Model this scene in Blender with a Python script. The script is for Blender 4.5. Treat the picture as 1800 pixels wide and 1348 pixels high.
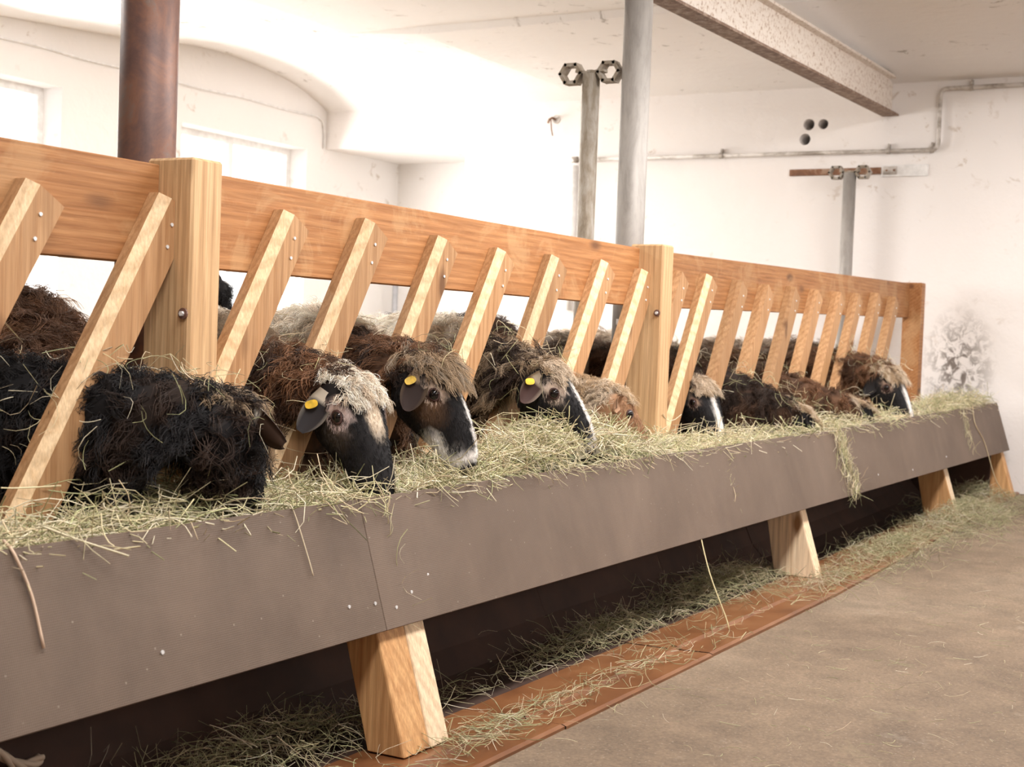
import bpy, bmesh, math
import numpy as np
from mathutils import Matrix, Vector

for o in list(bpy.data.objects):
    bpy.data.objects.remove(o)
SC = bpy.context.scene
COL = SC.collection
RNG = np.random.default_rng(11)

# ------------------------------------------------------------------ camera
# X runs along the feed fence away from the camera, Y into the pen, Z up (metres)
def nrm(v):
    v = np.asarray(v, float)
    return v / np.linalg.norm(v)
FPX = 2500.0
_X = nrm([(2300 - 900) / FPX, (674 - 640) / FPX, 1.0])
_u = np.array([.037, 1.0, 0.0]); _u[2] = -(_u[0] * _X[0] + _u[1] * _X[1]) / _X[2]
_Z = nrm(_u)
_Y = -np.cross(_Z, _X)
if _Y[0] > 0: _Y = -_Y
R = np.array([_X, _Y, _Z])
cam = bpy.data.cameras.new('camera')
cam_o = bpy.data.objects.new('camera', cam)
COL.objects.link(cam_o)
M = Matrix.Identity(4)
for i in range(3):
    M[i][0], M[i][1], M[i][2] = R[i, 0], R[i, 1], -R[i, 2]
M[0][3], M[1][3], M[2][3] = 0, 0, 1.0
cam_o.matrix_world = M
cam.sensor_width = 36.0
cam.lens = FPX / 1800 * 36.0
cam.clip_start = .05
cam.dof.use_dof = True
cam.dof.focus_distance = 3.9
cam.dof.aperture_fstop = 6.3
SC.camera = cam_o

# ------------------------------------------------------------------ light
SC.view_settings.view_transform = 'Standard'
SC.view_settings.look = 'None'
SC.view_settings.gamma = 1.0
SC.view_settings.use_curve_mapping = False
SC.view_settings.exposure = 0.0
W = bpy.data.worlds.new('world'); SC.world = W
W.use_nodes = True
W.node_tree.nodes['Background'].inputs[0].default_value = (1.0, .985, .97, 1)
W.node_tree.nodes['Background'].inputs[1].default_value = 2.0

def area(name, loc, direction, sx, sy, power, col=(1, .975, .955)):
    l = bpy.data.lights.new(name, 'AREA')
    l.shape = 'RECTANGLE'; l.size = sx; l.size_y = sy; l.energy = power; l.color = col
    o = bpy.data.objects.new(name, l); COL.objects.link(o)
    o.location = loc
    o.rotation_euler = Vector(direction).to_track_quat('-Z', 'Y').to_euler()
    return o
# daylight through the windows of the aisle wall, the near doorway and the pen's back wall
for i, (x, p) in enumerate([(0.2, 14), (3.2, 20), (6.2, 22), (8.7, 18)]):
    area('window_daylight', (x, -3.05, 2.12), (0, 1, -.1), 1.7, .7, p)
# strip lamps under the aisle ceiling
for x, p in [(1.6, 80), (4.5, 115), (7.3, 85)]:
    area('aisle_ceiling_lamp', (x, .85, 2.80), (0, .1, -1), 1.9, .5, p, (1, .965, .935))
for x, p in [(5.9, 110), (8.75, 110)]:
    area('pen_window_daylight', (x, 7.42, 1.8), (0, -1, -.35), 1.3, 1.3, p, (1, .98, .96))
for x, p in [(3.6, 75), (6.9, 75)]:  # added unseen fill lights, brightening the back wall and the sheep's backs
    area('pen_fill_light', (x, 4.9, 2.80), (0, .1, -1), 1.9, .5, p, (1, .97, .93))
SC.cycles.max_bounces = 5
SC.cycles.diffuse_bounces = 4
SC.cycles.glossy_bounces = 2
SC.cycles.transparent_max_bounces = 6
SC.cycles.use_adaptive_sampling = True
SC.cycles.adaptive_threshold = .1
SC.cycles.adaptive_min_samples = 16

# ------------------------------------------------------------------ helpers
def link(o, parent=None):
    COL.objects.link(o)
    if parent: o.parent = parent
    return o
def tag(o, label=None, cat=None, group=None, kind=None):
    if label: o['label'] = label
    if cat: o['category'] = cat
    if group: o['group'] = group
    if kind: o['kind'] = kind
    return o
def empty(name, loc):
    o = bpy.data.objects.new(name, None); COL.objects.link(o); o.location = loc
    o.empty_display_size = .1
    return o
def mesh_from(name, v, f, smooth=False):
    me = bpy.data.meshes.new(name)
    me.from_pydata([tuple(map(float, p)) for p in v], [], [tuple(map(int, q)) for q in f])
    if smooth: me.polygons.foreach_set('use_smooth', [True] * len(me.polygons))
    me.update()
    return me
def org(parent):
    o = np.zeros(3)
    while parent is not None:
        o += np.array(parent.location); parent = parent.parent
    return o
def add(name, v, f, mat, parent=None, smooth=False, bevel=0, colors=None, attr='tint', kind=None):
    """one mesh object; v in world coordinates"""
    v = np.asarray(v, float)
    if parent is not None: v = v - org(parent)
    me = mesh_from(name, v, f, smooth)
    if bevel:
        bm = bmesh.new(); bm.from_mesh(me)
        bmesh.ops.recalc_face_normals(bm, faces=bm.faces)
        bmesh.ops.bevel(bm, geom=list(bm.edges), offset=bevel, segments=1, profile=.5, affect='EDGES')
        bm.to_mesh(me); bm.free()
    elif not smooth:
        bm = bmesh.new(); bm.from_mesh(me)
        bmesh.ops.recalc_face_normals(bm, faces=bm.faces)
        bm.to_mesh(me); bm.free()
    if colors is not None:
        a = me.attributes.new(attr, 'FLOAT_COLOR', 'POINT')
        c = np.ones((len(v), 4)); c[:, :3] = colors
        a.data.foreach_set('color', c.ravel())
    me.materials.append(mat)
    o = bpy.data.objects.new(name, me)
    link(o, parent)
    if kind: o['kind'] = kind
    return o
BOXF = [(0, 1, 3, 2), (4, 6, 7, 5), (0, 4, 5, 1), (2, 3, 7, 6), (0, 2, 6, 4), (1, 5, 7, 3)]
def boxv(x0, x1, y0, y1, z0, z1):
    return np.array([(x, y, z) for x in (x0, x1) for y in (y0, y1) for z in (z0, z1)], float)
class MB:
    def __init__(s): s.v = []; s.f = []; s.n = 0
    def put(s, v, f):
        s.v.extend(np.asarray(v, float).tolist()); s.f.extend([tuple(i + s.n for i in q) for q in f]); s.n += len(v)
        return s
    def box(s, *b): return s.put(boxv(*b), BOXF)
    def build(s, name, mat, parent=None, **k): return add(name, s.v, s.f, mat, parent, **k)
def tube(pts, rad, seg=12, cap=True):
    pts = np.asarray(pts, float); n = len(pts)
    rad = np.broadcast_to(rad, (n,))
    t = np.gradient(pts, axis=0); t /= np.linalg.norm(t, axis=1)[:, None]
    ref = np.array([0, 0, 1.0]) if abs(t[0][2]) < .9 else np.array([1.0, 0, 0])
    v = []
    a = np.cross(t[0], ref); a /= np.linalg.norm(a)
    for i in range(n):
        a = a - t[i] * (a @ t[i]); a /= np.linalg.norm(a)
        b = np.cross(t[i], a)
        for k in range(seg):
            th = 2 * math.pi * k / seg
            v.append(pts[i] + rad[i] * (a * math.cos(th) + b * math.sin(th)))
    f = [(i * seg + k, i * seg + (k + 1) % seg, (i + 1) * seg + (k + 1) % seg, (i + 1) * seg + k) for i in range(n - 1) for k in range(seg)]
    if cap:
        f.append(tuple(range(seg))[::-1]); f.append(tuple((n - 1) * seg + k for k in range(seg)))
    return v, f
def cyl(p, q, r, seg=24, r2=None):
    return tube([p, q], [r, r if r2 is None else r2], seg)

# ------------------------------------------------------------------ materials
def nmat(name):
    m = bpy.data.materials.new(name); m.use_nodes = True
    nt = m.node_tree
    return m, nt, nt.nodes['Principled BSDF']
def N(nt, t, **k):
    n = nt.nodes.new(t)
    for a, b in k.items(): setattr(n, a, b)
    return n
def ramp(nt, src, stops):
    r = N(nt, 'ShaderNodeValToRGB')
    el = r.color_ramp.elements
    while len(el) < len(stops): el.new(.5)
    for e, (p, c) in zip(el, stops):
        e.position = p; e.color = (*c, 1) if len(c) == 3 else c
    nt.links.new(src, r.inputs[0])
    return r.outputs[0]
def coords(nt, scale, obj=True, loc=None):
    tc = N(nt, 'ShaderNodeTexCoord'); mp = N(nt, 'ShaderNodeMapping')
    mp.inputs['Scale'].default_value = scale
    nt.links.new(tc.outputs['Object'], mp.inputs['Vector'])
    oi = N(nt, 'ShaderNodeObjectInfo')
    ml = N(nt, 'ShaderNodeMath', operation='MULTIPLY'); ml.inputs[1].default_value = 37.0
    nt.links.new(oi.outputs['Random'], ml.inputs[0])
    cb = N(nt, 'ShaderNodeCombineXYZ')
    for i in range(3): nt.links.new(ml.outputs[0], cb.inputs[i])
    nt.links.new(cb.outputs[0], mp.inputs['Location'])
    return mp.outputs[0], oi.outputs['Random']
def noise(nt, vec, scale, detail=4, rough=.55, dist=0):
    n = N(nt, 'ShaderNodeTexNoise')
    n.inputs['Scale'].default_value = scale; n.inputs['Detail'].default_value = detail
    n.inputs['Roughness'].default_value = rough; n.inputs['Distortion'].default_value = dist
    nt.links.new(vec, n.inputs['Vector'])
    return n.outputs['Fac']
def mix(nt, fac, a, b, mode='MIX'):
    m = N(nt, 'ShaderNodeMix', data_type='RGBA', blend_type=mode)
    for k, s in ((0, fac), (6, a), (7, b)):
        if hasattr(s, 'is_linked') or isinstance(s, bpy.types.NodeSocket): nt.links.new(s, m.inputs[k])
        elif k == 0: m.inputs[0].default_value = s
        else: m.inputs[k].default_value = (*s, 1)
    return m.outputs[2]
def bump(nt, b, h, strength, dist=.01):
    n = N(nt, 'ShaderNodeBump'); n.inputs['Strength'].default_value = strength; n.inputs['Distance'].default_value = dist
    nt.links.new(h, n.inputs['Height']); nt.links.new(n.outputs[0], b.inputs['Normal'])

def wood(name, light, dark, knot, axis=0, wear=.0, wearcol=(.75, .6, .42), rough=.55, knots=True):
    m, nt, b = nmat(name)
    sc = [9, 9, 9]; sc[axis] = .55
    v, rnd = coords(nt, sc)
    g = noise(nt, v, 4.5, 4, .62, 1.2)
    base = ramp(nt, g, [(.32, dark), (.68, light)])
    fine_s = [70, 70, 70]; fine_s[axis] = 2.0
    v2, _ = coords(nt, fine_s)
    fg = noise(nt, v2, 3, 3, .6)
    base = mix(nt, ramp(nt, fg, [(.35, (.78, .74, .7)), (.65, (1.06, 1.04, 1.0))]), (0, 0, 0), (1, 1, 1)) if False else mix(nt, .55, base, mix(nt, 1.0, base, ramp(nt, fg, [(.35, (.70, .64, .58)), (.65, (1.12, 1.1, 1.05))]), 'MULTIPLY'))
    # growth rings
    ws = [3.2, 3.2, 3.2]; ws[axis] = .35
    v4, _ = coords(nt, ws)
    wv = N(nt, 'ShaderNodeTexWave', wave_type='RINGS', rings_direction=('X', 'Y', 'Z')[axis])
    wv.inputs['Scale'].default_value = 5.5; wv.inputs['Distortion'].default_value = 5.0; wv.inputs['Detail'].default_value = 2.5
    wv.inputs['Detail Scale'].default_value = .8
    nt.links.new(v4, wv.inputs['Vector'])
    base = mix(nt, .35, base, mix(nt, 1.0, base, ramp(nt, wv.outputs['Fac'], [(.1, (.66, .56, .46)), (.6, (1.08, 1.06, 1.04))]), 'MULTIPLY'))
    if knots:
        ks = [6.5, 6.5, 6.5]; ks[axis] = 2.6
        v3, _ = coords(nt, ks)
        vo = N(nt, 'ShaderNodeTexVoronoi'); vo.inputs['Scale'].default_value = 1.0
        nt.links.new(v3, vo.inputs['Vector'])
        kf = ramp(nt, vo.outputs['Distance'], [(.07, (1, 1, 1)), (.17, (0, 0, 0))])
        base = mix(nt, kf, base, knot)
    if wear > 0:
        v5, _ = coords(nt, (3, 3, 3))
        wf = noise(nt, v5, 1.7, 5, .65, .6)
        base = mix(nt, ramp(nt, wf, [(.52, (0, 0, 0)), (.62, (wear,) * 3)]), base, wearcol)
    # per board shift
    hs = N(nt, 'ShaderNodeHueSaturation')
    mr = N(nt, 'ShaderNodeMapRange'); mr.inputs[3].default_value = .86; mr.inputs[4].default_value = 1.12
    nt.links.new(rnd, mr.inputs[0]); nt.links.new(mr.outputs[0], hs.inputs['Value'])
    nt.links.new(base, hs.inputs['Color'])
    nt.links.new(hs.outputs[0], b.inputs['Base Color'])
    b.inputs['Roughness'].default_value = rough
    b.inputs['Specular IOR Level'].default_value = .3
    bump(nt, b, fg, .18, .004)
    return m
MW_RAIL = wood('larch_rail_wood', (.45, .225, .095), (.325, .14, .052), (.16, .07, .03), 0, .4, (.52, .32, .16))
MW_SLAT = wood('spruce_slat_wood', (.52, .315, .165), (.40, .215, .10), (.17, .08, .035), 2, .25, (.42, .25, .13))
MW_EDGE = wood('pale_planed_wood', (.80, .62, .40), (.70, .49, .28), (.35, .18, .08), 2, 0, knots=False)
MW_POST = wood('spruce_post_wood', (.70, .48, .275), (.58, .37, .195), (.20, .10, .045), 2)
MW_LEG = wood('orange_leg_wood', (.66, .40, .19), (.52, .28, .12), (.18, .08, .03), 2)
MW_LEGP = wood('pale_leg_wood', (.90, .74, .54), (.80, .62, .42), (.32, .17, .08), 2)

def plain(name, col, rough=.5, metal=0, var=.12, scale=20, bumps=0, stops=None):
    m, nt, b = nmat(name)
    v, _ = coords(nt, (1, 1, 1))
    n = noise(nt, v, scale, 5)
    c = np.array(col)
    out = ramp(nt, n, stops or [(.3, tuple(c * (1 - var))), (.7, tuple(np.minimum(c * (1 + var), 1)))])
    nt.links.new(out, b.inputs['Base Color'])
    b.inputs['Roughness'].default_value = rough; b.inputs['Metallic'].default_value = metal
    if bumps: bump(nt, b, n, bumps)
    return m

def limewash(name, base=(.86, .83, .80), dirt=(.36, .30, .24)):
    m, nt, b = nmat(name)
    v, _ = coords(nt, (1, 1, 1))
    big = noise(nt, v, .9, 4, .5)
    c = ramp(nt, big, [(.3, tuple(np.array(base) * .965)), (.7, base)])
    sp = noise(nt, v, 7.5, 5, .72, .5)
    sp2 = noise(nt, v, 1.3, 3)
    mm = N(nt, 'ShaderNodeMath', operation='MULTIPLY')
    a = ramp(nt, sp, [(.60, (0, 0, 0)), (.66, (1, 1, 1))]); bb = ramp(nt, sp2, [(.46, (0, 0, 0)), (.60, (1, 1, 1))])
    nt.links.new(a, mm.inputs[0]); nt.links.new(bb, mm.inputs[1])
    m2 = N(nt, 'ShaderNodeMath', operation='MULTIPLY'); m2.inputs[1].default_value = .75
    nt.links.new(mm.outputs[0], m2.inputs[0])
    c = mix(nt, m2.outputs[0], c, dirt)
    nt.links.new(c, b.inputs['Base Color'])
    b.inputs['Roughness'].default_value = .9; b.inputs['Specular IOR Level'].default_value = .15
    h = noise(nt, v, 11, 3, .6)
    bump(nt, b, h, .22, .02)
    return m
M_WALL = limewash('limewashed_plaster', (.87, .845, .825), (.55, .48, .41))
M_CEIL = limewash('flaking_ceiling_limewash', (.84, .81, .79), (.20, .16, .12))

def ring_mask(nt, centre, r0, r1, stretch=(1, 1, 1)):
    g = N(nt, 'ShaderNodeNewGeometry')
    s = N(nt, 'ShaderNodeVectorMath', operation='SUBTRACT'); s.inputs[1].default_value = centre
    nt.links.new(g.outputs['Position'], s.inputs[0])
    d = N(nt, 'ShaderNodeVectorMath', operation='MULTIPLY'); d.inputs[1].default_value = stretch
    nt.links.new(s.outputs[0], d.inputs[0])
    l = N(nt, 'ShaderNodeVectorMath', operation='LENGTH'); nt.links.new(d.outputs[0], l.inputs[0])
    mr = N(nt, 'ShaderNodeMapRange'); mr.inputs[1].default_value = r0; mr.inputs[2].default_value = r1
    mr.inputs[3].default_value = 1; mr.inputs[4].default_value = 0
    nt.links.new(l.outputs['Value'], mr.inputs[0])
    return mr.outputs[0], g.outputs['Position']
# end wall: limewash with one flaked grey stain beside the fence end
M_WALL_END = limewash('limewashed_end_wall', (.855, .815, .79), (.60, .52, .45))
def stain():
    nt = M_WALL_END.node_tree; b = nt.nodes['Principled BSDF']
    src = b.inputs['Base Color'].links[0].from_socket
    mk, pos = ring_mask(nt, (9.7, 2.03, .90), .06, .26, (1, 1, .62))
    n = noise(nt, pos, 16, 8, .75, .8)
    mu = N(nt, 'ShaderNodeMath', operation='MULTIPLY')
    nt.links.new(mk, mu.inputs[0]); nt.links.new(ramp(nt, n, [(.46, (0, 0, 0)), (.56, (1, 1, 1))]), mu.inputs[1])
    nt.links.new(mix(nt, mu.outputs[0], src, (.22, .19, .17)), b.inputs['Base Color'])
stain()

def concrete():
    m, nt, b = nmat('worn_aisle_concrete')
    v, _ = coords(nt, (1, 1, 1))
    big = noise(nt, v, .8, 5, .6, .3); mid = noise(nt, v, 6, 6, .65); fine = noise(nt, v, 90, 4, .7)
    c = ramp(nt, big, [(.28, (.145, .102, .068)), (.5, (.20, .145, .098)), (.72, (.25, .195, .142))])
    c = mix(nt, .7, c, mix(nt, 1.0, c, ramp(nt, mid, [(.3, (.62, .60, .56)), (.7, (1.22, 1.2, 1.16))]), 'MULTIPLY'))
    c = mix(nt, .6, c, mix(nt, 1.0, c, ramp(nt, fine, [(.35, (.6, .58, .55)), (.65, (1.24, 1.22, 1.2))]), 'MULTIPLY'))
    vo = N(nt, 'ShaderNodeTexVoronoi'); vo.inputs['Scale'].default_value = 60
    nt.links.new(v, vo.inputs['Vector'])
    c = mix(nt, ramp(nt, vo.outputs['Distance'], [(.06, (.4,) * 3), (.2, (0, 0, 0))]), c, (.42, .36, .29))
    # pale limy patches
    pal = noise(nt, v, 2.6, 7, .75)
    c = mix(nt, ramp(nt, pal, [(.60, (0, 0, 0)), (.70, (.28,) * 3)]), c, (.42, .36, .30))
    # hoof-dust stains, greenish
    gr = noise(nt, v, 2.6, 6, .7, 1.0)
    c = mix(nt, ramp(nt, gr, [(.60, (0, 0, 0)), (.72, (.45,) * 3)]), c, (.24, .19, .11))
    nt.links.new(c, b.inputs['Base Color']); b.inputs['Roughness'].default_value = .85
    ad = N(nt, 'ShaderNodeMath', operation='ADD'); nt.links.new(mid, ad.inputs[0]); nt.links.new(fine, ad.inputs[1])
    bump(nt, b, ad.outputs[0], .35, .006)
    return m
M_CONC = concrete()
M_TILE = plain('brown_glazed_stoneware', (.30, .125, .055), .36, 0, .3, 5, .1,
               [(.25, (.13, .048, .018)), (.5, (.20, .080, .030)), (.72, (.25, .115, .05)), (.85, (.30, .18, .10))])
M_UNDER_SHADE = plain('dark_brown_under_shade', (.045, .019, .010), .8, 0, .3, 6, .1)  # shade under the trough, put into the colour
M_LITTER = plain('trodden_straw_litter', (.22, .15, .07), .95, 0, .5, 14, .8)

def filmply():
    m, nt, b = nmat('brown_film_faced_plywood')
    v, _ = coords(nt, (1, 1, 1))
    big = noise(nt, v, 1.6, 6, .6, .5); streak_v, _ = coords(nt, (5, 5, .6)); st = noise(nt, streak_v, 2, 4, .6)
    c = ramp(nt, big, [(.3, (.115, .081, .060)), (.7, (.174, .126, .095))])
    c = mix(nt, .35, c, mix(nt, 1.0, c, ramp(nt, st, [(.3, (.75, .75, .75)), (.7, (1.2, 1.18, 1.15))]), 'MULTIPLY'))
    vo = N(nt, 'ShaderNodeTexVoronoi'); vo.inputs['Scale'].default_value = 26
    nt.links.new(v, vo.inputs['Vector'])
    c = mix(nt, ramp(nt, vo.outputs['Distance'], [(.03, (.7,) * 3), (.07, (0, 0, 0))]), c, (.34, .29, .24))
    # woven anti-slip print
    w1 = N(nt, 'ShaderNodeTexWave', bands_direction='X'); w1.inputs['Scale'].default_value = 75
    w2 = N(nt, 'ShaderNodeTexWave', bands_direction='Z'); w2.inputs['Scale'].default_value = 75
    nt.links.new(v, w1.inputs['Vector']); nt.links.new(v, w2.inputs['Vector'])
    ml = N(nt, 'ShaderNodeMath', operation='MULTIPLY'); nt.links.new(w1.outputs['Fac'], ml.inputs[0]); nt.links.new(w2.outputs['Fac'], ml.inputs[1])
    c = mix(nt, .3, c, mix(nt, 1.0, c, ramp(nt, ml.outputs[0], [(0, (.8, .8, .8)), (1, (1.25, 1.25, 1.25))]), 'MULTIPLY'))
    nt.links.new(c, b.inputs['Base Color']); b.inputs['Roughness'].default_value = .62
    b.inputs['Specular IOR Level'].default_value = .35
    bump(nt, b, ml.outputs[0], .25, .0015)
    return m
M_PLY = filmply()
def rust(name, stops, rough=.55, metal=.3, sc=(9, 9, 3)):
    m, nt, b = nmat(name)
    v, _ = coords(nt, sc)
    n = noise(nt, v, 1.6, 9, .72, .4)
    nt.links.new(ramp(nt, n, stops), b.inputs['Base Color'])
    b.inputs['Roughness'].default_value = rough; b.inputs['Metallic'].default_value = metal
    bump(nt, b, n, .25, .004)
    return m
M_RUST = rust('rusty_column_steel', [(.28, (.085, .05, .047)), (.45, (.145, .078, .064)), (.56, (.21, .10, .066)), (.64, (.18, .12, .10)), (.72, (.36, .28, .25))], .5, .15, (5, 5, 4))
M_BEAM = rust('flaking_painted_beam_steel', [(.30, (.20, .11, .06)), (.40, (.42, .28, .19)), (.45, (.76, .68, .60)), (.75, (.84, .78, .72))], .6, 0, (34, 34, 34))
M_BEAMF = rust('rusty_beam_flange_steel', [(.30, (.10, .055, .035)), (.48, (.20, .12, .08)), (.6, (.34, .25, .19)), (.75, (.55, .47, .41))], .7, 0, (14, 14, 14))
M_GALV = rust('dull_galvanised_steel', [(.3, (.25, .23, .21)), (.55, (.40, .375, .35)), (.75, (.47, .44, .41))], .6, .3, (8, 8, 2))
M_GALVR = rust('stained_galvanised_steel', [(.3, (.17, .13, .09)), (.45, (.30, .25, .19)), (.6, (.42, .38, .33)), (.75, (.5, .47, .43))], .6, .25, (14, 14, 4))
M_PIPE = rust('old_wall_pipe_paint', [(.3, (.16, .13, .10)), (.45, (.36, .32, .28)), (.55, (.58, .54, .5)), (.75, (.68, .64, .6))], .6, .1, (6, 3, 6))
M_FLAT = rust('rusty_flat_iron', [(.3, (.09, .045, .025)), (.5, (.22, .10, .05)), (.62, (.40, .28, .2)), (.72, (.62, .55, .48))], .7, 0, (5, 5, 5))
M_SCREW = plain('zinc_screw', (.78, .78, .78), .45, .1)
M_BLACK = plain('dark_hole', (.015, .013, .012), .9)
M_FRAME = plain('white_window_frame', (.82, .81, .80), .5)
M_GATE = plain('galvanised_gate', (.42, .42, .44), .5, .4)
M_TAG = plain('yellow_ear_tag', (.80, .52, .045), .45, 0, .25, 60)
M_EYE, _nt, _b = nmat('dark_glossy_eye')
_b.inputs['Base Color'].default_value = (.02, .013, .011, 1); _b.inputs['Roughness'].default_value = .03
_v, _ = coords(_nt, (1, 1, 1))
_nt.links.new(ramp(_nt, noise(_nt, _v, 60, 2), [(.4, (.004, .003, .004)), (.6, (.010, .007, .007))]), _b.inputs['Base Color'])
M_GLASS, _nt, _b = nmat('window_glass')
_tr = N(_nt, 'ShaderNodeBsdfTransparent'); _gl = N(_nt, 'ShaderNodeBsdfGlossy'); _gl.inputs['Roughness'].default_value = .05
_mx = N(_nt, 'ShaderNodeMixShader'); _mx.inputs[0].default_value = .05
_nt.links.new(_tr.outputs[0], _mx.inputs[1]); _nt.links.new(_gl.outputs[0], _mx.inputs[2])
_nt.links.new(_mx.outputs[0], _nt.nodes['Material Output'].inputs[0])
def attr_mat(name, attr, rough=.7, transl=0., spec=.25, sheen=0.):
    m, nt, b = nmat(name)
    a = N(nt, 'ShaderNodeAttribute'); a.attribute_name = attr
    nt.links.new(a.outputs['Color'], b.inputs['Base Color'])
    b.inputs['Roughness'].default_value = rough; b.inputs['Specular IOR Level'].default_value = spec
    b.inputs['Sheen Weight'].default_value = sheen
    return m
M_HAY = attr_mat('dry_hay', 'tint', .6, 0, .3)
M_SKIN = attr_mat('sheep_skin', 'tint', .75, 0, .25)
M_WOOL = attr_mat('sheep_wool', 'tint', .6, 0, .3)

# ------------------------------------------------------------------ ground rise towards the far end
def zr(x): return .020 * np.maximum(0, np.asarray(x, float) - 5.6)
def ty(x): return -.052 * np.maximum(0, np.asarray(x, float) - 5.7)   # the trough swings out a little

# ------------------------------------------------------------------ setting
XE, YB = 9.7, 7.3            # end wall, pen back wall
def grid_mesh(xs, ys, zf):
    xs = np.asarray(xs); ys = np.asarray(ys)
    GX, GY = np.meshgrid(xs, ys, indexing='ij')
    Zv = zf(GX, GY)
    v = np.stack([GX, GY, Zv], -1).reshape(-1, 3)
    ny = len(ys)
    f = [(i * ny + j, (i + 1) * ny + j, (i + 1) * ny + j + 1, i * ny + j + 1) for i in range(len(xs) - 1) for j in range(ny - 1)]
    return v, f
v, f = grid_mesh(np.concatenate([np.linspace(-3.2, 5.6, 24), np.linspace(5.8, 9.9, 22)]), np.linspace(-3.2, 1.62, 40),
                 lambda x, y: zr(x) + .004 - .03 * np.clip((1.62 - y) / .9, 0, 1) * np.clip((7.6 - x) / 2, 0, 1))
tag(add('floor', v, f, M_CONC, smooth=True), kind='structure')
v, f = grid_mesh(np.linspace(-3.2, 11.2, 30), np.linspace(2.42, 7.6, 24), lambda x, y: .30 + .015 * np.sin(x * 5) * np.cos(y * 4.3) + .4 * zr(x))
tag(add('floor_pen', v, f, M_LITTER, smooth=True), kind='structure')
# ceiling: flat bays with a crease, and a shallow vault cap over the pen's back wall
def ceil(x, y):
    base = np.where(x < 7.45, 2.885, 2.845)
    lun = 2.845 + .21 * (1 - ((x - 8.35) / 1.42) ** 2) * np.clip((y - 5.0) / 2.3, 0, 1) ** .7
    cove = -.05 * np.clip((x - 9.2) / .5, 0, 1) ** 2
    return np.maximum(base, np.where((x > 6.9), lun, 0)) + cove
v, f = grid_mesh(np.concatenate([np.linspace(-3.2, 7.44, 10), np.linspace(7.46, 9.9, 50)]), np.linspace(-3.2, 7.45, 60), ceil)
tag(add('ceiling', v, f, M_CEIL), kind='structure')
# end wall with the passage beside the pen's back wall
mb = MB()
mb.box(XE, XE + .4, -3.2, 5.92, -.1, 3.2)
w = mb.build('wall_end', M_WALL_END)
tag(w, kind='structure')
tag(MB().box(XE, XE + .4, 5.92, YB + .3, 2.50, 3.2).build('wall_lintel', M_WALL_END), kind='structure')
cut = MB()
for (y, z, r) in [(3.123, 2.542, .040), (3.021, 2.541, .036), (3.147, 2.44, .040)]:
    vv, ff = cyl((XE - .1, y, z), (XE + .22, y, z), r, 20); cut.put(vv, ff)
c_o = cut.build('cutter', M_BLACK)
bo = w.modifiers.new('holes', 'BOOLEAN'); bo.object = c_o; bo.operation = 'DIFFERENCE'; bo.solver = 'EXACT'
dg = bpy.context.evaluated_depsgraph_get()
me2 = bpy.data.meshes.new_from_object(w.evaluated_get(dg)); w.modifiers.clear(); w.data = me2
bpy.data.objects.remove(c_o)
# passage behind the opening
mb = MB()
mb.box(10.8, 11.0, 5.6, YB + .3, -.1, 2.9)
mb.box(XE + .4, 11.0, 5.7, 5.92, -.1, 2.9)
mb.box(XE + .4, 11.0, 5.7, YB + .3, 2.505, 2.9)
tag(mb.build('wall_passage', M_WALL), kind='structure')
# pen back wall with two windows
WB = [(5.25, 6.80, 1.05, 2.53), (7.95, 9.45, 1.05, 2.47)]
def wall_with_holes(name, axis, pos, thick, a0, a1, z0, z1, holes, mat):
    mb = MB(); xs = sorted({a0, a1, *[h[0] for h in holes], *[h[1] for h in holes]})
    def B(p, q, lo, hi):
        if axis == 'y': mb.box(p, q, pos, pos + thick, lo, hi)
        else: mb.box(pos, pos + thick, p, q, lo, hi)
    for p, q in zip(xs[:-1], xs[1:]):
        h = [h for h in holes if h[0] <= p + 1e-6 and h[1] >= q - 1e-6]
        if h:
            if h[0][2] > z0: B(p, q, z0, h[0][2])
            B(p, q, h[0][3], z1)
        else: B(p, q, z0, z1)
    return tag(mb.build(name, mat), kind='structure')
wall_with_holes('wall_back', 'y', YB, .3, -3.2, 11.0, -.1, 3.2, WB, M_WALL)
WA = [(x - .9, x + .9, 1.75, 2.5) for x in (0.2, 3.2, 6.2, 9.0 - .3)]
wall_with_holes('wall_aisle', 'y', -3.4, .3, -3.2, 9.9, -.1, 3.2, WA, M_WALL)
wall_with_holes('wall_near', 'x', -3.4, .3, -3.4, 7.6, -.1, 3.2, [], M_WALL)
tag(MB().box(-3.1, 9.7, -3.1, -3.06, -.05, 1.65).build('aisle_bounce_screen', MW_RAIL), kind='structure')  # unseen boarding, added to cut low light bouncing under the trough
tag(MB().box(-3.1, -3.06, -3.06, 1.55, -.05, 1.65).build('near_bounce_screen', MW_RAIL), kind='structure')  # more added boarding, out of view, against the low bounce
wn = 0
for holes, yy in ((WB, YB + .17), (WA, -3.3)):
    for (a, b_, z0, z1) in holes:
        wn += 1
        fr = MB(); t = .05
        fr.box(a, b_, yy, yy + .05, z0, z0 + t).box(a, b_, yy, yy + .05, z1 - t, z1)
        fr.box(a, a + t, yy, yy + .05, z0 + t, z1 - t).box(b_ - t, b_, yy, yy + .05, z0 + t, z1 - t)
        fr.box((a + b_) / 2 - .025, (a + b_) / 2 + .025, yy, yy + .05, z0 + t, z1 - t)
        wo = tag(fr.build('window_%d' % wn, M_FRAME), kind='structure')
        for p, q in ((a + t, (a + b_) / 2 - .025), ((a + b_) / 2 + .025, b_ - t)):
            MB().box(p, q, yy + .02, yy + .026, z0 + t, z1 - t).build('pane', M_GLASS, wo)
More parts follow.
